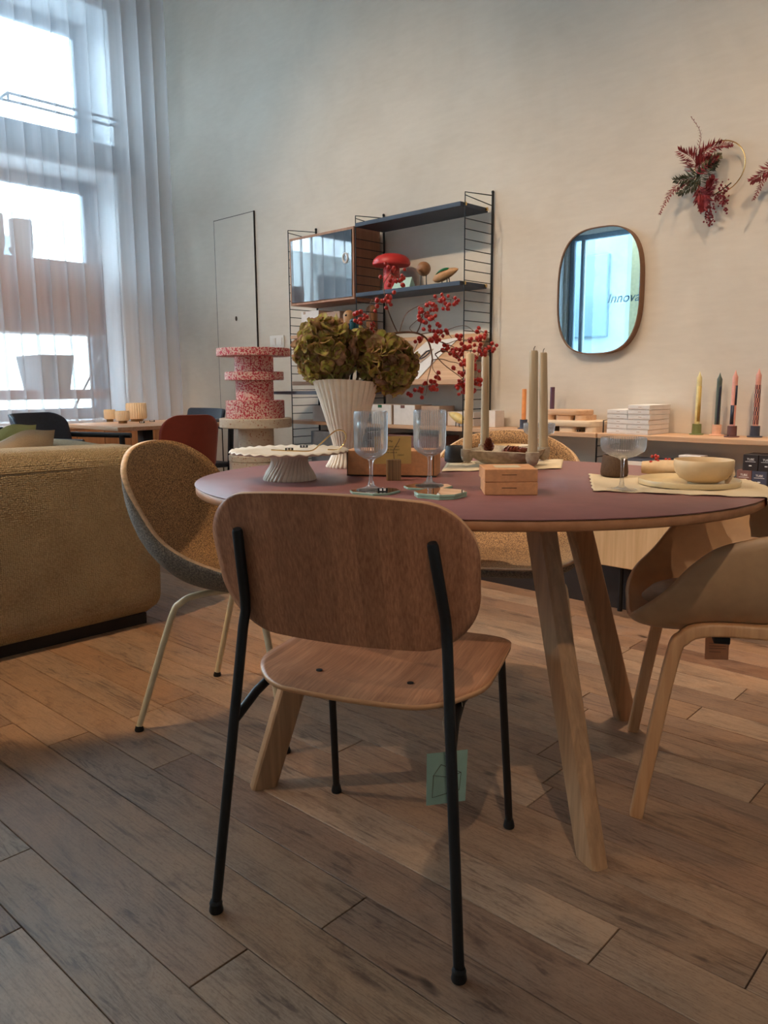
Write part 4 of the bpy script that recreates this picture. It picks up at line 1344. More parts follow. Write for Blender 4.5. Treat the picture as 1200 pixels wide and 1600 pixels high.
def arm_chair(loc, f, label):
    t = thing('armchair', label, 'chair', loc, rz_of(f))
    o = MB().grid(zgrid(backfn(0.24, 0.245, 0.62, 0.835, -0.20, -0.25, 0.14, 0.07), 24, 20), 24, 20).build('backrest', M['blackleather'], t)
    solid(o, 0.014, 0.0)
    MB().box((0, 0, 0.43), (0.46, 0.44, 0.04), 0.014).build('seat', M['blackwood'], t)
    for sx in (-1, 1):
        MB().tube(catmull([(sx * 0.255, -0.20, 0.71), (sx * 0.272, 0.0, 0.705), (sx * 0.27, 0.27, 0.70)], 5), 0.0155, 10).build('armrest', M['blackwood'], t)
        MB().tube([(sx * 0.262, 0.22, 0.70), (sx * 0.255, 0.22, 0.0)], 0.016, 10).build('front_leg', M['blackwood'], t)
        MB().tube([(sx * 0.252, -0.19, 0.775), (sx * 0.245, -0.20, 0.0)], 0.017, 10).build('rear_leg', M['blackwood'], t)
arm_chair((-4.20, 1.84, 0), (0.80, 0.60), 'black wooden armchair behind the tweed sofa')

# ------------------------------------------------------------------ sofa
so = thing('sofa', 'large beige tweed sofa seen from behind at the left', 'sofa', (0, 0, 0))
def cushion_box(x0, x1, y0, y1, z0, z1, r, bulge, n=26):
    cx_, cy_, cz_ = (x0 + x1) / 2, (y0 + y1) / 2, (z0 + z1) / 2
    hx, hy, hz = (x1 - x0) / 2, (y1 - y0) / 2, (z1 - z0) / 2
    bm = bmesh.new()
    bmesh.ops.create_cube(bm, size=2.0)
    bmesh.ops.subdivide_edges(bm, edges=list(bm.edges), cuts=n, use_grid_fill=True)
    for v in bm.verts:
        p = v.co.copy()
        q = V((p.x * hx, p.y * hy, p.z * hz))
        inner = V((max(-hx + r, min(hx - r, q.x)), max(-hy + r, min(hy - r, q.y)), max(-hz + r, min(hz - r, q.z))))
        d = q - inner
        if d.length > 1e-6: d = d.normalized() * r
        b_ = V((p.x * bulge * (1 - p.y ** 2) * (1 - p.z ** 2), p.y * bulge * (1 - p.x ** 2) * (1 - p.z ** 2), p.z * bulge * (1 - p.x ** 2) * (1 - p.y ** 2)))
        v.co = inner + d + b_ + V((cx_, cy_, cz_))
    bm.verts.index_update()
    mb = MB().add([v.co for v in bm.verts], [[v.index for v in f_.verts] for f_ in bm.faces])
    bm.free()
    return mb
cushion_box(-3.19, -2.865, -0.55, 1.655, 0.045, 0.738, 0.075, 0.018, 30).build('backrest', M['sofa'], so, 180)
cushion_box(-3.86, -3.17, 1.36, 1.66, 0.045, 0.725, 0.075, 0.016, 24).build('armrest', M['sofa'], so, 180)
cushion_box(-3.86, -3.18, -0.50, 1.37, 0.045, 0.46, 0.07, 0.02, 20).build('seat', M['sofa'], so, 180)
mb = MB()
mb.tube(catmull([(-2.868, -0.45, 0.672), (-2.8625, 0.4, 0.676), (-2.8625, 1.1, 0.674), (-2.869, 1.53, 0.671), (-2.885, 1.61, 0.668)], 8), 0.0028, 6)
mb.build('piping', M['sofa_dark'], so)
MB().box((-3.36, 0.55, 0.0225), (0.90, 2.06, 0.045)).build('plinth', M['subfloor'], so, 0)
def pillow(loc, rz, tilt, sx, sz, label, m):
    t = thing('throw_pillow', label, 'pillow', loc, rz)
    def fn(sgn):
        def f(u, v):
            a, b_ = 2 * u - 1, 2 * v - 1
            e = (1 - a ** 4) * (1 - b_ ** 4)
            th = 0.075 * max(e, 0) ** 0.6 * sgn
            pinch = 1 - 0.07 * (1 - a * a) ** 2 * abs(b_)
            px_ = a * sx * (1 - 0.07 * (1 - b_ * b_))
            pz = b_ * sz * pinch + 0.012 * math.sin(a * 5) * b_
            return (px_, th * (1 + 0.12 * math.sin(a * 7 + b_ * 3)), pz)
        return f
    mb = MB().grid(fn(1), 24, 24)
    k = len(mb.v)
    mb.grid(fn(-1), 24, 24)
    o = mb.build('cover', M[m], t, 180)
    for v in o.data.vertices:
        a_ = v.co.x / sx
        if v.co.z > 0: v.co.z -= 0.055 * (v.co.z / sz) ** 2 * math.exp(-((a_ + 0.15) / 0.45) ** 2)
    o.rotation_euler = (tilt, 0, 0)
    o.location = (0, 0, sz)
pillow((-3.33, 1.20, 0.482), PI / 2 + 0.05, 0.06, 0.235, 0.163, 'beige linen pillow showing above the sofa back, nearest the camera', 'pillow')
pillow((-3.49, 1.22, 0.482), PI / 2 + 0.02, 0.06, 0.20, 0.172, 'green linen pillow just behind the beige one on the sofa', 'pillow_green')

# ------------------------------------------------------------------ terrazzo stools, stacked
ts = thing('terrazzo_stool', 'cream flecked recycled stool at the foot of the stacked pair by the wall', 'stool', (-3.84, 2.87, 0))
k = 2.87 / 2.9
sc_ = 0.97
def disc_stack(t, rows, m, nm):
    prof = []
    for r, z0, z1 in rows:
        prof += [(r - 0.003, z0), (r, z0 + 0.003), (r, z1 - 0.003), (r - 0.003, z1)]
    MB().lathe(prof, 48).build(nm, M[m], t, 35)
z_c = 0.79
disc_stack(ts, [(0.165, 0.0, 0.07), (0.10, 0.07, 0.30), (0.165, 0.30, 0.53), (0.168, 0.53, 0.565), (0.106, 0.565, 0.73), (0.215, 0.73, 0.785)], 'terr_cream', 'turned_body')
tp = thing('terrazzo_stool', 'red flecked recycled stool standing on top of the cream one', 'stool', (-3.84, 2.87, 0.785))
disc_stack(tp, [(0.174, 0.0, 0.105), (0.112, 0.105, 0.223), (0.174, 0.223, 0.272), (0.115, 0.272, 0.362), (0.217, 0.362, 0.408)], 'terr_pink', 'turned_body')

# ================================================================== DINING TABLE
TZ = 0.742
tb = thing('dining_table', 'round burgundy topped table on four splayed oak legs', 'table', (-1.2136, 1.5513, 0))
TA, TBm, TR = 0.692, 0.583, math.radians(25.6)
def ell(a, b_, n=96):
    out = []
    for k in range(n):
        t = 2 * PI * k / n
        x, y = a * math.cos(t), b_ * math.sin(t)
        out.append((x * math.cos(TR) - y * math.sin(TR), x * math.sin(TR) + y * math.cos(TR)))
    return out
MB().prism(ell(TA - 0.002, TBm - 0.002), TZ - 0.0235, TZ - 0.0022, bev=0.003).build('top_board', M['table_edge'], tb, 50)
MB().prism(ell(TA, TBm), TZ - 0.0022, TZ, bev=0.0006).build('linoleum_top', M['lino'], tb, 50)
tc = V((-1.239, 1.58, 0))
for fx_, fy_ in ((-1.472, 1.089), (-0.724, 1.365), (-1.010, 2.072), (-1.754, 1.795)):
    F = V((fx_, fy_, 0))
    r_ = (tc - F).normalized()
    T = F + r_ * 0.2303 + V((0, 0, TZ - 0.022))
    F2, T2 = F - tb.location, T - tb.location
    mb = MB()
    sec = rr_poly(0.021, 0.031, 0.012, 3)
    mb.sweep([F2 + V((0, 0, 0.0)), F2.lerp(T2, 0.5), T2], sec, up=V((0, 0, 1)), scale=[1.0, 1.06, 1.1])
    # square the foot to the floor
    k = len(sec)
    for i in range(k):
        p = V(mb.v[i]); d = (T2 - F2)
        mb.v[i] = tuple(p - d * (p.z / d.z))
        p = V(mb.v[2 * k + i])
        mb.v[2 * k + i] = tuple(p + d * ((T2.z - p.z) / d.z))
    mb.build('leg', M['oak_leg'], tb, 25)
cs = [V((-1.37, 1.296, 0)) - tb.location, V((-0.935, 1.457, 0)) - tb.location, V((-1.11, 1.865, 0)) - tb.location, V((-1.543, 1.703, 0)) - tb.location]
for i in range(4):
    a, b_ = cs[i], cs[(i + 1) % 4]
    an = math.atan2(b_.y - a.y, b_.x - a.x)
    c = (a + b_) / 2
    MB().box((c.x, c.y, TZ - 0.0335), ((b_ - a).length - 0.03, 0.04, 0.02), 0.002, rot=RZ(an)).build('under_rail', M['table_edge'], tb, 0)

# ------------------------------------------------------------------ front chair
ch = thing('dining_chair', 'oak veneer dining chair with black steel legs in the foreground, back to the camera', 'chair', (-0.939, 0.828, 0), math.radians(22.2))
def fback(u, v):
    z0, z1, W, r0, r1 = 0.538, 0.793, 0.252, 0.105, 0.088
    z = z0 + (z1 - z0) * (0.5 - 0.5 * math.cos(PI * v))
    w_ = W
    d = max(0.0, (z - (z1 - r1)) / r1); w_ -= r1 * (1 - math.sqrt(max(0, 1 - d * d)))
    d = max(0.0, ((z0 + r0) - z) / r0); w_ -= r0 * (1 - math.sqrt(max(0, 1 - d * d)))
    w_ -= 0.010 * (1 - (z - z0) / (z1 - z0))
    x = (2 * u - 1) * w_
    zz = z + 0.010 * (1 - (x / W) ** 2) * ((z - z0) / (z1 - z0)) - 0.008 * (1 - (x / W) ** 2) * (1 - (z - z0) / (z1 - z0)) - 0.006 * (x / W) ** 2 * ((z - z0) / (z1 - z0))
    y = 0.069 - 0.245 * (z - 0.55) + 0.45 * x * x
    return (x, y, zz)
o = MB().grid(fback, 36, 44).build('backrest', [M['veneer'], M['ply']], ch, 180)
solid(o, 0.0105, -1.0, rim=1)
def fseat(u, v):
    y0, y1, W, r0, r1 = 0.088, 0.495, 0.236, 0.13, 0.075
    y = y0 + (y1 - y0) * (0.5 - 0.5 * math.cos(PI * v))
    t = (y - y0) / (y1 - y0)
    w_ = W - 0.006 * (1 - t) - 0.020 * t * t
    d = max(0.0, (y - (y1 - r1)) / r1); w_ -= r1 * (1 - math.sqrt(max(0, 1 - d * d)))
    d = max(0.0, ((y0 + r0) - y) / r0); w_ -= 0.115 * (1 - math.sqrt(max(0, 1 - d * d)))
    x = (2 * u - 1) * w_
    z = 0.448 - 0.014 * math.exp(-((y - 0.22) / 0.12) ** 2) * (1 - (x / W) ** 2) - 0.55 * max(0, y - 0.42) ** 1.5 - 0.008 * (1 - min(1, (y - y0) / 0.05)) + 0.004 * abs(x / W) ** 2 * 0
    z -= 0.014 * max(0, abs(x) / W - 0.55) ** 2
    return (x, y - 0.02 * (1 - (x / W) ** 2) * (1 - t) ** 6 + 0.01 * (x / W) ** 2 * 0, z)
o = MB().grid(fseat, 36, 44).build('seat', [M['veneer_seat'], M['ply']], ch, 180)
solid(o, 0.0105, -1.0, rim=1)
for sx in (-1, 1):
    pts = [(sx * 0.2375, 0.0, 0.012), (sx * 0.2375 - sx * 0.0455 * 0.94, 0.061, 0.545), (sx * 0.1915, 0.066, 0.575), (sx * 0.190, 0.063, 0.60), (sx * 0.179, 0.0285, 0.728), (sx * 0.1785, 0.027, 0.733)]
    lg = MB().tube(pts, [0.0095, 0.0095, 0.0095, 0.0095, 0.0095, 0.0075], 16).build('rear_leg', M['black'], ch)
    MB().lathe([(0.0125, 0), (0.0135, 0.004), (0.0115, 0.016), (0.0125, 0.018), (0.010, 0.024)], 16, (sx * 0.2375, 0, 0)).build('foot_cap', M['rubber'], lg)
    lg = MB().tube([(sx * 0.213, 0.480, 0.012), (sx * 0.200, 0.43, 0.405), (sx * 0.196, 0.415, 0.424)], 0.0085, 14).build('front_leg', M['black'], ch)
    MB().lathe([(0.0115, 0), (0.0125, 0.004), (0.0105, 0.014), (0.009, 0.02)], 16, (sx * 0.213, 0.48, 0)).build('foot_cap', M['rubber'], lg)
    MB().tube([(sx * 0.207, 0.042, 0.372), (sx * 0.196, 0.10, 0.405), (sx * 0.19, 0.16, 0.421), (sx * 0.198, 0.42, 0.421)], 0.009, 12).build('side_rail', M['black'], ch)
    s_ = MB().lathe([(0.0, -0.001), (0.0062, -0.001), (0.0062, 0.0006), (0.0, 0.0006)], 12, cap0=False, cap1=False).build('screw', M['rubber'], ch)
    s_.location = (sx * 0.093, 0.163, 0.4395)
MB().tube([(-0.19, 0.18, 0.416), (0.19, 0.18, 0.416)], 0.008, 10).build('cross_rail', M['black'], ch)
MB().tube([(-0.199, 0.41, 0.421), (0.199, 0.41, 0.421)], 0.008, 10).build('cross_rail', M['black'], ch)

# mint hang tag on its string
tg = thing('hang_tag', 'mint green hang tag with a line drawn house hanging from the front chair', 'tag', (0, 0, 0))
DT = 1.33
cT = [at_dep(x, y, d) for x, y, d in ((667, 1178, DT), (731, 1171, DT + 0.01), (727, 1251, DT + 0.006), (666, 1259, DT - 0.004))]
nT = (cT[1] - cT[0]).cross(cT[3] - cT[0]).normalized()
if nT.dot(FWD) > 0: nT = -nT
def tp_(px_, py_):
    u = (px_ - 667) / 64.0
    v = (py_ - 1175) / 81.0
    return cT[0] * (1 - u) * (1 - v) + cT[1] * u * (1 - v) + cT[2] * u * v + cT[3] * (1 - u) * v
MB().add([p for p in cT] + [p - nT * 0.0008 for p in cT], [(0, 1, 2, 3), (7, 6, 5, 4)] + [(i, 4 + i, 4 + (i + 1) % 4, (i + 1) % 4) for i in range(4)]).build('card', M['tag_green'], tg, 0)
mb = MB()
def stroke(pts, wd=0.0009):
    P3 = [tp_(640 + x / 10.0, 1150 + y / 10.0) + nT * 0.0005 for x, y in pts]
    mb.tube(P3, wd * 0.6, 4)
stroke([(378, 600), (365, 945), (600, 905), (620, 655), (378, 600), (495, 442), (818, 600), (800, 872), (600, 905)])
stroke([(620, 655), (818, 600)])
mb.build('house_drawing', M['ink'], tg)
pS = ch.matrix_world @ V((0.19, 0.14, 0.40))
pS = V((-0.939, 0.828, 0)) + RZ(math.radians(22.2)) @ V((0.19, 0.13, 0.418))
pm = tp_(700, 1177)
MB().tube(catmull([pm, pm + V((-0.012, 0, 0.05)), pS + V((-0.012, -0.01, -0.01)), pS + V((0, 0.012, 0.012)), pS + V((0.012, 0, -0.012)), pm + V((0.006, 0, 0.05)), pm], 6), 0.0006, 5).build('string', M['string'], tg)

# ------------------------------------------------------------------ speckled shell chairs
CORK_RIM = [(0, 0.245, 0.447), (0.10, 0.242, 0.449), (0.18, 0.205, 0.460), (0.225, 0.12, 0.480), (0.240, 0.03, 0.502), (0.248, -0.05, 0.530), (0.252, -0.12, 0.575), (0.248, -0.175, 0.645), (0.238, -0.215, 0.705), (0.205, -0.25, 0.758), (0.12, -0.283, 0.803), (0, -0.295, 0.818)]
def cork_chair(loc, f, label):
    t = thing('shell_chair', label, 'chair', loc, rz_of(f), 'speckled shell chairs')
    mb, loop = shell_surface(CORK_RIM, (0, 0.03, 0.412), nv=16)
    o = mb.build('shell', [M['cork'], M['cork_rim']], t, 180)
    o2 = mb.build('shell_outside', [M['cork_out'], M['cork_rim']], t, 180)
    solid(o, 0.010, 0.0, rim=1)
    md = o2.modifiers.new('disp', 'DISPLACE')
    md.strength = 0.0
    solid(o2, 0.010, 1.0 if False else -1.0)
    return t, o, o2
def cork_chair2(loc, f, label):
    t = thing('shell_chair', label, 'chair', loc, rz_of(f))
    mb, loop = shell_surface(CORK_RIM, (0, 0.03, 0.412), nv=16)
    o = mb.build('shell', [M['cork'], M['cork_out'], M['cork_rim']], t, 180)
    me = o.data
    # make sure normals point to the sitter
    c = V((0, -0.05, 0.75))
    bm = bmesh.new()
    bm.from_mesh(me)
    bmesh.ops.recalc_face_normals(bm, faces=bm.faces)
    s = sum((c - f_.calc_center_median()).dot(f_.normal) * f_.calc_area() for f_ in bm.faces)
    if s < 0: bmesh.ops.reverse_faces(bm, faces=bm.faces)
    bm.to_mesh(me)
    bm.free()
    md = o.modifiers.new('solid', 'SOLIDIFY')
    md.thickness = 0.016
    md.offset = -1
    md.material_offset = 1
    md.material_offset_rim = 2
    for sx in (-1, 1):
        for sy in (-1, 1):
            fy = -0.245 if sy < 0 else 0.215
            fx = 0.224
            pts = catmull([(sx * 0.05, sy * 0.02 + 0.01, 0.392), (sx * 0.13, sy * 0.085, 0.392), (sx * 0.172, sy * 0.122, 0.375), (sx * 0.188, sy * 0.150, 0.32), (sx * fx, fy, 0.012)], 5)
            lg = MB().tube(pts, 0.0095, 12).build('leg', M['cream_metal'], t)
            MB().lathe([(0.0125, 0), (0.0135, 0.004), (0.010, 0.016)], 14, (sx * fx, fy, 0)).build('foot_cap', M['rubber'], lg)
    MB().box((0, 0.01, 0.392), (0.16, 0.12, 0.012), 0.004).build('mount_plate', M['cream_metal'], t)
    return t
cork_chair2((-1.863, 1.344, 0), (0.895, 0.446), 'speckled brown shell chair on cream legs at the left end of the burgundy table')
cork_chair2((-1.437, 2.05, 0), (0.572, -0.820), 'speckled shell chair on the far side of the burgundy table')

# ------------------------------------------------------------------ tan armchair at the right
ac = thing('armchair', 'tan plastic shell armchair with oak bow legs at the right of the table', 'chair', (-0.643, 1.911, 0), rz_of((-0.888, -0.46)))
A_RIM = [(0, 0.262, 0.446), (0.10, 0.262, 0.450), (0.17, 0.255, 0.462), (0.215, 0.235, 0.492), (0.24, 0.195, 0.535), (0.258, 0.15, 0.595), (0.27, 0.10, 0.640), (0.275, 0.03, 0.665), (0.272, -0.07, 0.690), (0.25, -0.17, 0.725), (0.19, -0.245, 0.775), (0.10, -0.275, 0.800), (0, -0.282, 0.805)]
mb, loop = shell_surface(A_RIM, (0, 0.0, 0.418), nv=18, pw=(0.85, 1.15))
o = mb.build('shell', [M['shell_tan']], ac, 180)
bm = bmesh.new()
bm.from_mesh(o.data)
bmesh.ops.recalc_face_normals(bm, faces=bm.faces)
c = V((0, -0.02, 0.75))
if sum((c - f_.calc_center_median()).dot(f_.normal) * f_.calc_area() for f_ in bm.faces) < 0: bmesh.ops.reverse_faces(bm, faces=bm.faces)
bm.to_mesh(o.data)
bm.free()
solid(o, 0.010, -1)
mb = MB()
def fpad(u, v):
    a = 2 * PI * u
    r = v
    x = 0.165 * r * math.cos(a) * (1.0)
    y = 0.030 + 0.205 * r * math.sin(a)
    base = 0.440 + 0.05 * (abs(x) / 0.22) ** 2 + 0.022 * max(0, (y - 0.05) / 0.2) ** 2 + 0.06 * max(0, (-y - 0.03) / 0.2) ** 2
    return (x, y, base + 0.030 * (1 - r ** 8) ** 0.5 - 0.001)
mb.grid(fpad, 40, 12, cu=True)
mb.build('seat_pad', M['shell_pad'], ac, 180)
for sx in (-1, 1):
    prof = catmull([(sx * 0.232, 0.232, 0.0), (sx * 0.218, 0.175, 0.36), (sx * 0.214, 0.150, 0.425), (sx * 0.213, 0.10, 0.447), (sx * 0.212, 0.0, 0.450), (sx * 0.213, -0.10, 0.447), (sx * 0.214, -0.15, 0.425), (sx * 0.218, -0.18, 0.36), (sx * 0.232, -0.245, 0.0)], 8)
    mb = MB()
    mb.sweep(prof, rr_poly(0.0195, 0.0145, 0.006, 3), up=V((0, 1, 0)))
    mb.build('leg_bow', M['oak_frame'], ac, 40)
for y in (-0.07, 0.07):
    MB().box((0, y, 0.4205), (0.41, 0.034, 0.016), 0.003).build('seat_strut', M['black'], ac)
og = thing('paper_tag', 'small kraft paper tag hanging under the tan armchair', 'tag', (0, 0, 0))
DG = depth_of((-0.643, 1.911, 0.4))
cg = [at_dep(x, y, DG) for x, y in ((1103, 976), (1141, 972), (1138, 1031), (1101, 1030))]
ng = -FWD
MB().add(cg + [p - ng * 0.0008 for p in cg], [(0, 1, 2, 3), (7, 6, 5, 4)] + [(i, 4 + i, 4 + (i + 1) % 4, (i + 1) % 4) for i in range(4)]).build('card', M['tag_orange'], og, 0)
mb = MB()
for k, yy in enumerate((1005, 1009, 1013, 1018)):
    mb.tube([at_dep(1108, yy, DG - 0.0006), at_dep(1134 - 8 * (k == 3), yy + 1, DG - 0.0006)], 0.0006, 4)
mb.build('print_lines', M['walnut'], og)
MB().tube([at_dep(1122, 976, DG), at_dep(1123, 962, DG)], 0.0008, 5).build('string', M['string'], og)

# ================================================================== ON THE TABLE
T_ = TZ
# ribbed cake stand
P = at_z(453, 749, T_)
ck = thing('cake_stand', 'ribbed off-white cake stand with scalloped plate at the left of the table', 'cake stand', (P.x, P.y, T_))
def ribs(nr, amp, tw=0.0, zs=1.0):
    def fn(r, z, a):
        return (r * (1 + 2.2 * amp * (abs(math.cos(nr * a / 2)) - 0.6)), z, a + tw * z)
    return fn
MB().lathe([(0.066, 0.0), (0.067, 0.004), (0.060, 0.020), (0.050, 0.036), (0.0455, 0.048), (0.048, 0.058), (0.060, 0.0655)], 34 * 6, fn=ribs(34, 0.020, 6.0)).build('foot', M['ceramic2'], ck, 60)
def scallop(r, z, a):
    k = (r / 0.150) ** 3
    c = math.cos(30 * a)
    return (r * (1 + 0.008 * k * c), z - 0.0018 * k * c, a)
MB().lathe([(0.050, 0.062), (0.10, 0.066), (0.147, 0.0705), (0.150, 0.0735), (0.147, 0.0765), (0.11, 0.0725), (0.06, 0.0705), (0.0, 0.070)], 30 * 6, fn=scallop, cap1=False).build('plate', M['ceramic2'], ck, 60)
wl = thing('brass_loop', 'thin bent brass wire loop lying on the cake stand', 'ornament', (0, 0, 0))
zz = T_ + 0.0745
Pa, Pb = at_z(425, 704, zz), at_z(530, 701.5, zz)
def bl(px_, py_, base=None):
    q = V((P.x, P.y, 0)); dp = depth_of((P.x, P.y + 0.0, zz))
    return at_dep(px_, py_, dp)
pl = [at_z(424, 703, zz), at_z(460, 704.5, zz), at_z(487, 704, zz)]
d0 = depth_of(pl[-1])
MB().tube(catmull(pl + [at_dep(x, y, d0) for x, y in ((500, 694), (512, 683), (522, 674.5), (530, 671.8), (537, 674), (540.5, 681), (539, 690), (533, 699))] + [at_z(527, 702.5, zz), at_z(512, 702.5, zz)], 5), 0.0016, 8).build('wire', M['brass'], wl)

# little price blocks
def price(x, y, z, label, s=1.0, par=None):
    p = at_z(x, y, z)
    t = thing('price_block', label, 'price tag', (p.x, p.y, z), math.radians(44), 'tiny black price blocks')
    MB().box((0, 0, 0.0035 * s), (0.020 * s, 0.006 * s, 0.007 * s), 0.0008).build('block', M['black'], t, 0)
    for k in (-1, 1): MB().box((k * 0.0038 * s, -0.0032 * s, 0.0042 * s), (0.0046 * s, 0.001 * s, 0.0046 * s)).build('figure', M['white_ink'], t, 0)
price(452, 704, zz, 'front black price block on the cake stand')
price(475, 699.5, zz, 'rear black price block on the cake stand')

# tall ribbed vase
P = at_z(543, 729, T_)
vs_ = thing('ribbed_vase', 'tall ribbed off-white vase flaring to the top on the table', 'vase', (P.x, P.y, T_))
nr = 30
def vfn(r, z, a):
    return (r * (1 + 0.055 * (abs(math.cos(nr * a / 2)) - 0.6)), z + 0.004 * math.cos(2 * a + 2.3) * (z / 0.245) ** 2, a)
MB().lathe([(0.0615, 0.0), (0.063, 0.003), (0.056, 0.014), (0.047, 0.032), (0.0415, 0.052), (0.0415, 0.066), (0.0475, 0.092), (0.060, 0.135), (0.076, 0.19), (0.094, 0.245), (0.0965, 0.249), (0.091, 0.246), (0.072, 0.188), (0.05, 0.12), (0.03, 0.08)], nr * 6, fn=vfn).build('body', M['ceramic'], vs_, 60)
VP = V((P.x, P.y, T_))
DV = depth_of(VP + V((0, 0, 0.25)))

# hydrangea heads: many four petalled florets on each
def floret_mesh(seed):
    r = random.Random(seed)
    mb = MB()
    e = []
    for k in range(4):
        a = k * PI / 2 + r.uniform(-0.15, 0.15)
        L = 0.0165 * r.uniform(0.85, 1.15)
        w_ = 0.0105 * r.uniform(0.9, 1.15)
        cup = r.uniform(0.15, 0.55)
        cur = r.uniform(-0.5, 0.5)
        o0 = len(mb.v)
        nu, nv = 4, 5
        for j in range(nv):
            v = j / (nv - 1)
            ww = w_ * math.sin(PI * min(0.93, 0.12 + 0.80 * v)) ** 0.7
            for i in range(nu):
                u = i / (nu - 1) * 2 - 1
                x = v * L
                y = u * ww
                z = cup * x + 0.30 * ww * u * u + cur * 0.004 * v * v + 0.0016 * math.sin(u * 3 + v * 6 + k)
                mb.v.append((x * math.cos(a) - y * math.sin(a), x * math.sin(a) + y * math.cos(a), z))
                e.append(min(1.0, max(0.0, (max(abs(u), v) - 0.72) / 0.28)) * r.uniform(0.5, 1.0))
        for j in range(nv - 1):
            for i in range(nu - 1):
                mb.f.append((o0 + j * nu + i, o0 + j * nu + i + 1, o0 + (j + 1) * nu + i + 1, o0 + (j + 1) * nu + i))
                mb.mi.append(0)
    o0 = len(mb.v)
    mb.ball((0, 0, 0.001), 0.0022, 6, 4)
    e += [0.3] * (len(mb.v) - o0)
    me = mb.mesh('floret', M['petal'], 180)
    at = me.attributes.new('edge', 'FLOAT', 'POINT')
    at.data.foreach_set('value', e)
    return me
FL = [floret_mesh(s) for s in range(7)]
def hydrangea(cx_, cy_, rpx, dep, label, n, sq_=1.0, seed=1):
    r = random.Random(seed)
    c = at_dep(cx_, cy_, dep)
    R_ = rpx * dep / FPX
    t = thing('hydrangea', label, 'flower', tuple(c), 0, 'hydrangea heads in the vase')
    mouth = VP + V((0, 0, 0.20))
    MB().tube([V((0, 0, -R_ * 0.2)), (mouth - c) * 0.6 + V((0, 0, 0.01)), (mouth - c) + V((0, 0, -0.05))], 0.004, 7).build('stem', M['fern_green'], t)
    MB().ball((0, 0, 0), R_ * 0.70, 14, 10, (1, 1, sq_)).build('flower_core', M['fern_green'], t)
    for k in range(n):
        zf_ = 1 - 2 * (k + 0.5) / n
        ph_ = k * 2.39996
        d = V((math.sqrt(max(0, 1 - zf_ * zf_)) * math.cos(ph_), math.sqrt(max(0, 1 - zf_ * zf_)) * math.sin(ph_), zf_))
        d = (d + V((r.gauss(0, .10), r.gauss(0, .10), r.gauss(0, .10)))).normalized()
        p = V((d.x, d.y, d.z * sq_)) * R_ * r.uniform(0.72, 1.02)
        dd = (d + V((r.gauss(0, .5), r.gauss(0, .5), r.gauss(0, .5)))).normalized()
        o = link('floret', FL[r.randrange(7)], t, p)
        q = dd.to_track_quat('Z', 'Y').to_matrix() @ RZ(r.uniform(0, 6.28))
        o.rotation_euler = q.to_euler()
        s_ = r.uniform(1.15, 1.65)
        o.scale = (s_, s_, s_)
    return c
hydrangea(509, 549, 42, DV - 0.03, 'large dried green hydrangea head on the left of the ribbed vase', 190, 1.12, 1)
hydrangea(608, 570, 37, DV - 0.02, 'dried green hydrangea head drooping on the right of the ribbed vase', 160, 1.05, 2)
hydrangea(562, 545, 24, DV + 0.06, 'small pinkish hydrangea head at the back between the two large ones', 80, 1.0, 3)

# berry branch
br = thing('berry_branch', 'arching branch of red rose hip berries rising from the ribbed vase', 'branch', (0, 0, 0))
rb = random.Random(21)
def bp(x, y, k=0.0): return at_dep(x, y, DV + 0.02 + k)
TW = [
    ([(556, 600), (572, 552), (588, 533), (605, 523), (625, 519.5), (646, 519.5), (658, 523), (667, 530), (672, 541), (675, 556), (676, 565)], 0.0030, 0.0),
    ([(675, 562), (672, 578), (668, 593), (667, 608), (664, 618)], 0.0012, -0.01),
    ([(676, 564), (676, 575), (681, 583), (688, 590)], 0.0010, -0.03),
    ([(651, 520), (656, 510), (659, 497), (663, 480), (668, 470), (685, 468), (705, 468)], 0.0014, -0.04),
    ([(624, 519), (630, 500), (637, 488), (650, 480), (664, 474)], 0.0012, 0.03),
    ([(621, 519.5), (612, 500), (605, 480), (600, 455), (600, 442), (608, 430), (615, 420)], 0.0014, -0.02),
    ([(597, 527), (588, 512), (580, 500), (578, 480), (582, 468), (592, 462)], 0.0012, -0.05),
    ([(588, 533), (578, 515), (566, 505), (560, 495)], 0.0010, -0.02),
    ([(667, 529), (677, 533), (690, 520), (703, 514), (720, 509), (732, 511), (745, 521), (752, 518)], 0.0011, 0.02),
    ([(658, 522), (670, 520), (687, 517.5), (697, 519), (706, 528)], 0.0011, -0.02),
    ([(672, 531), (685, 533), (698, 537), (713, 532), (728, 530.5), (738, 532)], 0.0012, -0.03),
    ([(690, 534), (702, 539), (715, 544), (730, 541), (745, 541), (758, 540), (768, 543)], 0.0010, 0.0),
    ([(680, 553), (690, 548), (703, 551), (714, 556), (723, 566), (729, 574), (727, 585)], 0.0014, -0.05),
    ([(680, 554), (690, 566), (703, 577), (718, 588), (726, 596)], 0.0013, -0.02),
    ([(677, 562), (690, 561), (703, 565), (716, 568), (728, 580)], 0.0011, 0.01),
    ([(646, 519.5), (640, 512), (652, 500), (660, 495)], 0.0008, 0.0),
]
for pts, r_, k in TW:
    P3 = catmull([bp(x, y, k * min(1, i / 2)) for i, (x, y) in enumerate(pts)], 5)
    n = len(P3)
    MB().tube(P3, [1.35 * r_ * (1 - 0.5 * i / (n - 1)) for i in range(n)], 6).build('twig', M['twig'], br)
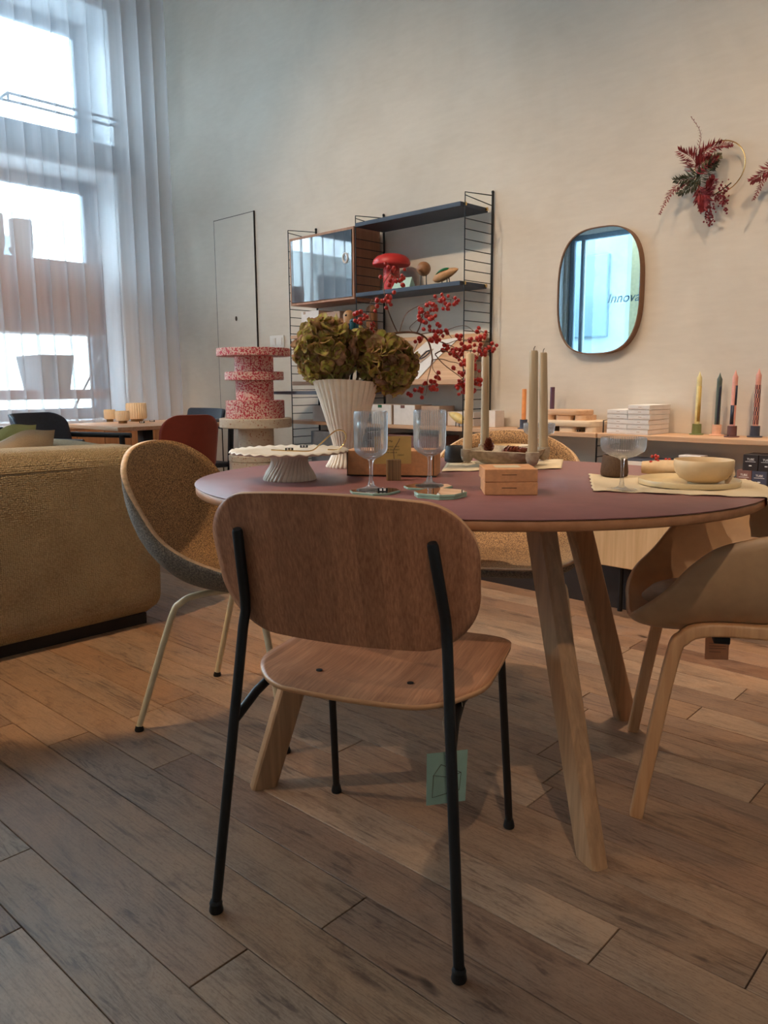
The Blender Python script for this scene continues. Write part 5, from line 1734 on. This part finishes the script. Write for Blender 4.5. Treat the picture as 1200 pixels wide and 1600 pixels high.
CL = [(612, 430, 17, 16), (598, 470, 14, 15), (563, 498, 13, 12), (579, 508, 8, 6), (668, 495, 16, 26), (690, 471, 14, 10), (707, 468, 11, 8), (676, 478, 10, 6), (678, 527, 13, 14), (655, 531, 6, 6), (697, 518, 4, 4), (715, 527, 6, 4), (751, 519, 9, 6), (741, 535, 12, 10), (767, 543, 8, 6), (754, 548, 9, 8), (695, 544, 7, 5), (710, 549, 8, 8), (725, 544, 9, 8), (722, 557, 8, 6), (727, 565, 6, 5), (742, 560, 4, 4), (728, 597, 15, 46), (745, 592, 7, 8), (734, 576, 8, 10), (684, 588, 5, 5), (675, 602, 9, 9), (655, 614, 13, 10)]
bm_ = [MB().ball((0, 0, 0), 0.0074, 10, 7, (1, 1, 1.08)).ball((0, 0, -0.0078), 0.0020, 5, 4).mesh('berry', M['berry'], 180)]
mbs = MB()
for cx_, cy_, r_, n in CL:
    kk = rb.uniform(-0.05, 0.02)
    c0 = bp(cx_, cy_, kk)
    for j in range(n):
        x, y = cx_ + rb.gauss(0, 0.55) * r_, cy_ + rb.gauss(0, 0.55) * r_
        p = bp(x, y, kk + rb.gauss(0, 0.012))
        o = link('berry', bm_[0], br, p, (rb.uniform(0, 1.2), rb.uniform(-1, 1), 0))
        s_ = rb.uniform(0.68, 0.98)
        o.scale = (s_, s_, s_)
        m = p.lerp(c0, 0.5) + V((0, 0, 0.006))
        mbs.tube([p, m, c0 + V((0, 0, 0.004))], 0.0005, 3)
o = mbs.build('berry_stalks', M['twig'], br)
o['kind'] = 'stuff'

# long kraft box behind the glasses
a, b_ = at_z(542, 744, T_), at_z(682, 746, T_)
dx = (b_ - a).normalized()
dn = V((-dx.y, dx.x, 0))
if dn.dot(FWD) < 0: dn = -dn
wd = (b_ - a).length
c = (a + b_) / 2 + dn * 0.05
kb = thing('kraft_box', 'long brown kraft carton lying behind the two wine glasses', 'box', (c.x, c.y, T_), math.atan2(dx.y, dx.x))
MB().box((0, 0, 0.035), (wd, 0.10, 0.066), 0.0012, seg=1).build('carton', M['kraft'], kb, 0)
mb = MB()
mb.box((0, -0.0503, 0.003), (wd, 0.001, 0.003))
mb.box((wd / 2 - 0.008, -0.0503, 0.035), (0.002, 0.001, 0.06))
mb.box((-wd / 2 + 0.002, -0.0503, 0.035), (0.002, 0.001, 0.06))
mb.build('lid_seam', M['kraft_dark'], kb, 0)

# note card in a striped wood block
P = at_z(615, 750, T_)
dH = depth_of((P.x, P.y, T_))
hb = thing('card_holder', 'small striped wood block holding a yellow note card', 'holder', (P.x, P.y, T_), math.radians(46))
MB().prism(rr_poly(0.0180, 0.0150, 0.003, 3), 0, 0.052, bev=0.001).build('block', M['zebra'], hb, 25)
MB().tube([(0.002, 0.003, 0.05), (0.0, 0.0055, 0.075), (0.012, 0.0055, 0.095), (0.016, 0.006, 0.104)], 0.0011, 6).build('clip_wire', M['wire'], hb)
nt_ = thing('note_card', 'yellow handwritten note card standing in the striped wood block', 'card', (P.x, P.y, T_), math.radians(46))
k = dH / FPX
x0, x1 = (585 - 615) * k, (643 - 615) * k
z0, z1 = 0.040, 0.040 + 43 * k
MB().box(((x0 + x1) / 2, 0.009, (z0 + z1) / 2), (x1 - x0, 0.0008, z1 - z0)).build('card', M['note'], nt_, 0)
def hand(s_, fx, fz, size):
    text(s_, size, M['ink'], nt_, (x0 + (x1 - x0) * fx, 0.0084, z1 - (z1 - z0) * fz), (PI / 2, 0, 0), ext=0.0001, align='LEFT', shear=0.2, name='handwriting')
hand('Me', 0.38, 0.18, 0.0085)
hand('metal, oro', 0.33, 0.37, 0.0075)
hand('miele, due bicchieri', 0.09, 0.48, 0.0070)
hand('con, vetro casa e', 0.09, 0.58, 0.0070)
hand('colori', 0.62, 0.68, 0.0070)

# wine glasses, coasters
def octagon(a, b_, cut):
    return [(a - cut, b_), (-a + cut, b_), (-a, b_ - cut), (-a, -b_ + cut), (-a + cut, -b_), (a - cut, -b_), (a, -b_ + cut), (a, b_ - cut)]
def coaster(p, z, rz, label):
    t = thing('glass_coaster', label, 'coaster', (p.x, p.y, z), rz)
    MB().prism(octagon(0.050, 0.050, 0.024), 0.0, 0.0052, bev=0.0006).build('glass_plate', M['coaster'], t, 0)
    MB().prism(octagon(0.0488, 0.0488, 0.0234), 0.0052, 0.0055).build('mirror_face', M['mirror'], t, 0)
    return t
def wine_glass(p, z, label):
    t = thing('wine_glass', label, 'glass', (p.x, p.y, z))
    nr = 44
    def fn(r, zz_, a):
        if zz_ > 0.088 and r > 0.031: return (r * (1 + 0.014 * math.cos(nr * a)), zz_, a)
        return (r, zz_, a)
    outer = [(0.0, 0.0), (0.0325, 0.0), (0.0335, 0.001), (0.0325, 0.0022), (0.018, 0.0050), (0.008, 0.0105), (0.0045, 0.022), (0.0036, 0.040), (0.0040, 0.058), (0.0065, 0.0665), (0.014, 0.0705), (0.026, 0.0765), (0.0335, 0.084), (0.0360, 0.094), (0.0362, 0.150), (0.0362, 0.1735), (0.0356, 0.1745), (0.0349, 0.1735)]
    inner = [(0.0346, 0.150), (0.0344, 0.095), (0.032, 0.086), (0.025, 0.0795), (0.012, 0.0745), (0.0, 0.0735)]
    def fn2(r, zz_, a):
        return fn(r, zz_, a) if r >= 0.0350 else (r, zz_, a)
    MB().lathe(outer + inner, nr * 4, fn=fn2, cap0=False, cap1=False).build('glass', M['glass'], t, 80)
    mb = MB()
    for k in range(nr):
        a = 2 * PI * k / nr
        c_, s_ = math.cos(a), math.sin(a)
        mb.tube([(r * c_, r * s_, z_) for r, z_ in ((0.0335, 0.0845), (0.0366, 0.094), (0.0369, 0.130), (0.0369, 0.171))], 0.0007, 4)
    mb.build('ribbing', M['rib_glass'], t)
    return t
g1 = at_z(580, 765.5, T_ + 0.0055)
coaster(at_z(586, 769.5, T_), T_, math.radians(12), 'mirror coaster under the left wine glass')
wine_glass(g1, T_ + 0.0055, 'left ribbed wine glass on a mirror coaster')
g2 = at_z(671, 758.5, T_ + 0.0055)
coaster(at_z(669, 762.5, T_), T_, math.radians(12), 'mirror coaster under the right wine glass')
wine_glass(g2, T_ + 0.0055, 'right ribbed wine glass on a mirror coaster')
pc = at_z(688, 775.5, T_)
coaster(pc, T_, math.radians(8), 'lower of two stacked mirror coasters at the table front')
coaster(pc + V((0.001, -0.001, 0)), T_ + 0.0056, math.radians(10), 'upper of two stacked mirror coasters at the table front')
price(598, 768, T_ + 0.0056, 'black price block on the coaster of the left wine glass', 1.1)

# four armed stone candle bowl
P = at_z(790, 731, T_)
cbz = 0.052
cb = thing('candle_bowl', 'gray stoneware candle bowl with four candle cups at its rim', 'candle holder', (P.x, P.y, T_))
cpos = [at_z(730, 706, T_ + cbz - 0.006), at_z(757, 698, T_ + cbz - 0.006), at_z(832, 711, T_ + cbz - 0.006), at_z(849, 703, T_ + cbz - 0.006)]
cc_ = sum(cpos, V()) / 4
cb.location = (cc_.x, cc_.y, T_)
angs = [math.atan2(p.y - cc_.y, p.x - cc_.x) for p in cpos]
rads = [math.hypot(p.y - cc_.y, p.x - cc_.x) for p in cpos]
Rm = sum(rads) / 4
def bfn(r, z, a):
    k = max(0.0, min(1.0, (z - 0.012) / 0.03))
    l = 0.0
    for an, ra in zip(angs, rads):
        d = (a - an + PI) % (2 * PI) - PI
        l += (ra + 0.004 - 0.098) * math.exp(-(d / 0.30) ** 2)
    return (r + (l * k if r > 0.05 else 0), z, a)
MB().lathe([(0.048, 0), (0.052, 0.002), (0.075, 0.016), (0.093, 0.034), (0.099, 0.050), (0.097, cbz), (0.090, 0.050), (0.082, 0.036), (0.06, 0.018), (0.0, 0.012)], 96, fn=bfn, cap1=False).build('bowl', M['stone'], cb, 60)
for p in cpos:
    MB().lathe([(0.006, 0.016), (0.014, 0.022), (0.0185, 0.036), (0.0185, cbz + 0.002), (0.0165, cbz + 0.003), (0.0148, cbz), (0.0148, 0.046), (0.001, 0.0455)], 24, (p.x - cc_.x, p.y - cc_.y, 0)).build('candle_cup', M['stone'], cb)
LB = ['ivory dinner candle, front left of the stone bowl, under the berries', 'streaked ivory candle, back left in the stone bowl, by the ladder shelf', 'tall gray dinner candle, front right in the stone bowl', 'streaked tan dinner candle, back right in the stone bowl']
TOPY = [552, 556, 548, 551]
TX = [735, 758.5, 834, 848.5]
for p, lb, ty, tx, m_ in zip(cpos, LB, TOPY, TX, ('candle', 'candle_gray', 'candle_gray', 'candle_gray')):
    z0 = T_ + 0.046
    t = thing('dinner_candle', lb, 'candle', (p.x, p.y, z0))
    top = at_dep(tx, ty, depth_of(V((p.x, p.y, 1.0))))
    h = top.z - z0
    q = V((top.x - p.x, top.y - p.y, h))
    MB().tube([V((0, 0, 0)), q * 0.5 + V((0.001, 0, 0)), q * 0.985, q], [0.0132, 0.0122, 0.0118, 0.0100], 18).build('wax', M[m_], t)
    MB().tube([q, q + V((0.0005, 0, 0.006)), q + V((0.003, 0.002, 0.012))], 0.0009, 5).build('wick', M['wick'], t)
# pine cones in the bowl
def cone(p, s, label, tilt, rz):
    t = thing('pine_cone', label, 'pine cone', p, rz)
    mbc = MB()
    mbc.lathe([(0.004, 0), (0.010, 0.006), (0.009, 0.024), (0.003, 0.040)], 10)
    core = mbc.build('core', M['cone'], t)
    core.scale = (s, s, s)
    core.rotation_euler = (tilt, 0, 0)
    sc1 = MB()
    sc1.add([(0, -0.0035, 0), (0, 0.0035, 0), (0.011, 0.006, 0.003), (0.017, 0.0035, 0.007), (0.017, -0.0035, 0.007), (0.011, -0.006, 0.003), (0.012, 0, 0.0045)], [(0, 1, 6), (1, 2, 6), (2, 3, 6), (3, 4, 6), (4, 5, 6), (5, 0, 6)])
    me = sc1.mesh('scale', M['cone'], 30)
    for k in range(46):
        f = k / 45
        z = 0.004 + 0.036 * f
        a = k * 2.39996
        sz = 1.0 - 0.65 * abs(f - 0.25)
        o = link('scale', me, core, (0.004 * math.cos(a), 0.004 * math.sin(a), z), (0, -0.2 - 0.75 * f, a))
        o.scale = (sz, sz, sz)
        md = None
zb = T_ + 0.036
cone(at_z(764, 709, zb), 1.0, 'upright pine cone in the stone candle bowl', 0.2, 0.4)
cone(at_z(783, 711, zb), 1.15, 'middle pine cone lying in the stone candle bowl', 1.2, 1.9)
cone(at_z(800, 711, zb), 1.0, 'right pine cone lying in the stone candle bowl', 1.25, 2.6)

# two kraft boxes, stacked
a, b_ = at_z(757, 774, T_), at_z(840, 774, T_)
dx = (b_ - a).normalized()
dn = V((-dx.y, dx.x, 0))
if dn.dot(FWD) < 0: dn = -dn
wd = (b_ - a).length
for k, lb in enumerate(('lower of two small kraft cartons stacked before the stone bowl', 'upper small kraft carton with a cream label on its lid')):
    c = (a + b_) / 2 + dn * 0.055 + dx * (-0.002 * k)
    t = thing('kraft_carton', lb, 'box', (c.x, c.y, T_ + 0.0285 * k), math.atan2(dx.y, dx.x) + 0.03 * k)
    MB().box((0, 0, 0.01425), (wd, 0.11, 0.0281), 0.0012, seg=1).build('carton', M['kraft'], t, 0)
    MB().box((-0.004, -0.0552, 0.016), (0.032, 0.0006, 0.0012)).build('print_line', M['kraft_dark'], t, 0)
    MB().box((wd / 2 + 0.0002, 0.02, 0.014), (0.0006, 0.004, 0.016)).build('thumb_slot', M['kraft_dark'], t, 0)
    if k: MB().box((-0.002, 0.0, 0.0285), (0.056, 0.05, 0.0006)).build('lid_label', M['placemat'], t, 0)

# right placemat: lies on the table and hangs over the rim
pm_ = thing('placemat', 'cream linen placemat hanging over the right table rim', 'placemat', (0, 0, 0))
c0, c1 = V((-1.030, 1.842, 0)), V((-0.862, 1.560, 0))
su = (V((-0.542, 1.703, 0)) - c1).normalized()
rm = random.Random(5)
def on_table(p):
    q = V((p.x - tb.location.x, p.y - tb.location.y))
    x = q.x * math.cos(TR) + q.y * math.sin(TR)
    y = -q.x * math.sin(TR) + q.y * math.cos(TR)
    return math.hypot(x / TA, y / TBm)
def fmat(u, v):
    L = 0.52
    e = 0.003 * math.sin(v * 40) * (1 if u < 0.02 else 0)
    base = c1.lerp(c0, v) + su * (L * u)
    edge = 0.0035 * (math.sin(u * 47 + 1) + 0.6 * math.sin(u * 83)) * ((1 if v < 0.01 else 0) - (1 if v > 0.99 else 0))
    base += (c1 - c0).normalized() * edge + su * (0.002 * math.sin(v * 31) if u < 0.01 else 0)
    z = T_ + 0.0012 + 0.0008 * (1 + math.sin(u * 30 + v * 9))
    rho = on_table(base)
    if rho > 1.0:
        # walk back to the rim, then hang down
        q = V((base.x - tb.location.x, base.y - tb.location.y, 0))
        rim = q / rho
        over = (q - rim).length
        out = rim.normalized()
        drop = max(0, over - 0.004)
        p = V((tb.location.x, tb.location.y, 0)) + rim + out * min(over, 0.0045 + 0.05 * drop)
        return (p.x, p.y, T_ + 0.0022 - drop)
    return (base.x, base.y, z)
o = MB().grid(fmat, 90, 48).build('cloth', M['placemat'], pm_, 180)
solid(o, 0.0012, 1.0)
# far placemat behind the stone bowl
pf = thing('placemat', 'cream linen placemat at the far side behind the stone bowl', 'placemat', (0, 0, 0))
q = [at_z(690, 738, T_), at_z(877, 733, T_), at_z(880, 719, T_), at_z(700, 722, T_)]
def fm2(u, v):
    p = q[0].lerp(q[1], u).lerp(q[3].lerp(q[2], u), v)
    return (p.x + 0.002 * math.sin(v * 40), p.y + 0.002 * math.sin(u * 50), T_ + 0.0012 + 0.0007 * (1 + math.sin(u * 22)))
o = MB().grid(fm2, 40, 16).build('cloth', M['placemat'], pf, 180)
solid(o, 0.0012, 1.0)
ZP = T_ + 0.0028

def tumbler(p, r0, r1, h, label, m):
    t = thing('tumbler', label, 'cup', (p.x, p.y, ZP))
    MB().lathe([(r0 * 0.75, 0.0), (r0 * 0.95, 0.003), (r0, 0.012), (r0 * 0.98, 0.02), (r1, h), (r1 - 0.002, h + 0.001), (r1 - 0.004, h), (r0 * 0.9, 0.02), (r0 * 0.6, 0.008)], 36, cap1=True).build('body', M[m], t, 60)
tumbler(at_z(959.5, 744.5, ZP), 0.0345, 0.0300, 0.0545, 'brown stoneware tumbler on the right placemat', 'cup')
tumbler(at_z(710, 722, ZP), 0.031, 0.027, 0.049, 'black stoneware tumbler beside the ivory candle', 'cup_black')

def coupe(p, z, label, s=1.0):
    t = thing('coupe_glass', label, 'glass', (p.x, p.y, z))
    nr = 60
    outer = [(0.0, 0.0), (0.033, 0.0), (0.034, 0.001), (0.033, 0.002), (0.015, 0.0045), (0.006, 0.010), (0.0038, 0.024), (0.0034, 0.050), (0.0045, 0.066), (0.010, 0.0705), (0.030, 0.0775), (0.044, 0.086), (0.0475, 0.096), (0.0480, 0.116), (0.0474, 0.117), (0.0466, 0.116), (0.0460, 0.097), (0.042, 0.0885), (0.029, 0.0805), (0.008, 0.0745), (0.0, 0.074)]
    def fn(r, z_, a): return (r * (1 + 0.008 * math.cos(nr * a)), z_, a) if (z_ > 0.082 and r > 0.0468) or (0.0465 < r and z_ > 0.09) else (r, z_, a)
    MB().lathe([(r * s, z_ * s) for r, z_ in outer], nr * 4, fn=fn if s == 1.0 else None, cap0=False, cap1=False).build('glass', M['glass'], t, 80)
    mb = MB()
    for k in range(nr):
        a = 2 * PI * k / nr
        c_, s_ = math.cos(a) * s, math.sin(a) * s
        mb.tube([(r * c_, r * s_, z_ * s) for r, z_ in ((0.044, 0.0865), (0.0480, 0.096), (0.0486, 0.115))], 0.0007, 4)
    mb.build('ribbing', M['rib_glass'], t)
coupe(at_z(971, 765.5, ZP), ZP, 'ribbed coupe glass on the right placemat')
coupe(at_z(841, 719, ZP), ZP, 'coupe glass half hidden behind the gray candles', 0.98)

P = at_z(1076, 757, ZP)
plt = thing('dinner_plate', 'flat sand colored plate with upright rim on the right placemat', 'plate', (P.x, P.y, ZP))
MB().lathe([(0.100, 0.0), (0.1115, 0.002), (0.1135, 0.013), (0.1125, 0.0142), (0.1105, 0.0135), (0.106, 0.0055), (0.09, 0.0042), (0.0, 0.0042)], 64, cap1=False).build('body', M['plate'], plt, 60)
zp2 = ZP + 0.0046
B_ = at_z(1098, 755, zp2)
bwl = thing('serving_bowl', 'round sand colored bowl standing on the plate', 'bowl', (B_.x, B_.y, zp2))
MB().lathe([(0.033, 0.0), (0.034, 0.004), (0.033, 0.0045)], 40).build('foot_ring', M['candle_gray'], bwl)
MB().lathe([(0.034, 0.004), (0.052, 0.013), (0.0625, 0.027), (0.0655, 0.042), (0.0655, 0.0545), (0.0645, 0.0555), (0.0632, 0.0545), (0.063, 0.042), (0.059, 0.028), (0.048, 0.016), (0.02, 0.009), (0.0, 0.0085)], 56, cap1=False).build('body', M['bowl'], bwl, 60)
# second bowl at the far placemat
P = at_z(796, 716, ZP)
b2 = thing('far_bowl', 'cream bowl at the far place behind the stone bowl', 'bowl', (P.x, P.y, ZP))
MB().lathe([(0.025, 0.0), (0.045, 0.008), (0.062, 0.028), (0.064, 0.042), (0.062, 0.0425), (0.058, 0.028), (0.04, 0.012), (0.0, 0.008)], 48, cap1=False).build('body', M['bowl'], b2, 60)

# rolled napkin, berry sprig
nk = thing('napkin', 'folded sand napkin rolled on the plate left of the bowl', 'napkin', (0, 0, 0))
A0, A1 = at_z(1004, 741, zp2), at_z(1075, 743.5, zp2)
ax = (A1 - A0)
tn = V((-ax.y, ax.x, 0)).normalized()
def fnap(u, v):
    a = 2 * PI * u
    k = math.sin(PI * min(1, 0.18 + v * 0.75)) ** 0.35
    ry, rz_ = 0.034 * k, 0.0185 * k
    c = A0 + ax * (v * 1.25 - 0.02)
    s_ = 1 + 0.05 * math.sin(3 * a + v * 6)
    return (c.x + tn.x * math.cos(a) * ry * s_, c.y + tn.y * math.cos(a) * ry * s_, zp2 + 0.0190 + math.sin(a) * rz_ * s_)
mb = MB().grid(fnap, 32, 26, cu=True)
mb.f.append(tuple(range(32))[::-1]); mb.mi.append(0)
mb.build('cloth', M['napkin'], nk, 70)
bs = thing('berry_sprig', 'sprig of red berries lying on the napkin beside the sand bowl', 'branch', (0, 0, 0))
dpn = depth_of(A0 + ax * 0.5)
rb2 = random.Random(8)
sp = [(1046, 729), (1036, 726), (1028, 722), (1022, 716)]
MB().tube(catmull([at_dep(x, y, dpn) for x, y in sp], 4), 0.0009, 5).build('twig', M['twig'], bs)
mbs = MB()
for x, y in [(1019, 713), (1024.5, 712), (1028, 713.5), (1025, 717), (1017, 722), (1018, 726), (1022, 726), (1028, 720.5), (1030, 722), (1034, 724), (1038, 725), (1042, 721), (1043, 724), (1046, 718), (1040.5, 718), (1034, 728.5), (1030, 727)]:
    p = at_dep(x, y, dpn + rb2.uniform(-0.012, 0.008))
    o = link('berry', bm_[0], bs, p, (rb2.uniform(0, 1), rb2.uniform(-1, 1), 0))
    o.scale = (0.54,) * 3
    mbs.tube([p, at_dep(1034, 725, dpn)], 0.0005, 3)
o = mbs.build('berry_stalks', M['twig'], bs)
# paper tag tied to the bowl
tgb = thing('price_tag', 'small crumpled cream tag leaning on the right side of the bowl', 'tag', (0, 0, 0))
dpt = depth_of(V((B_.x, B_.y, zp2))) - 0.02
qq = [at_dep(x, y, dpt + k_) for x, y, k_ in ((1132, 755, 0), (1137, 757, 0), (1149, 742, 0.01), (1147.5, 732, 0.014), (1139, 740, 0.006), (1133, 747, 0))]
MB().add(qq + [p + FWD * 0.0012 for p in qq], [tuple(range(6))[::-1], tuple(range(6, 12))] + [(i, (i + 1) % 6, 6 + (i + 1) % 6, 6 + i) for i in range(6)]).build('card', M['napkin'], tgb, 0)
MB().tube([at_dep(x, y, dpt - 0.002) for x, y in ((1134, 748), (1138, 745), (1142, 744), (1136, 747))], 0.0009, 4).build('writing', M['ink'], tgb)
# price blocks along the low boards
price(902, 674.5, 0.7575, 'black price block before the pale serving block on the low board', 1.3)
price(970, 677.5, 0.7575, 'black price block before the flat white cartons', 1.5)
price(1141, 683, 0.7575, 'black price block at the foot of the plum candle holder', 1.2)
price(222, 661, 0.7405, 'left black price block on the oak table by the ribbed pots', 1.6)
price(238, 659, 0.7405, 'right black price block on the oak table by the ribbed pots', 1.6)
bpy.context.view_layer.update()
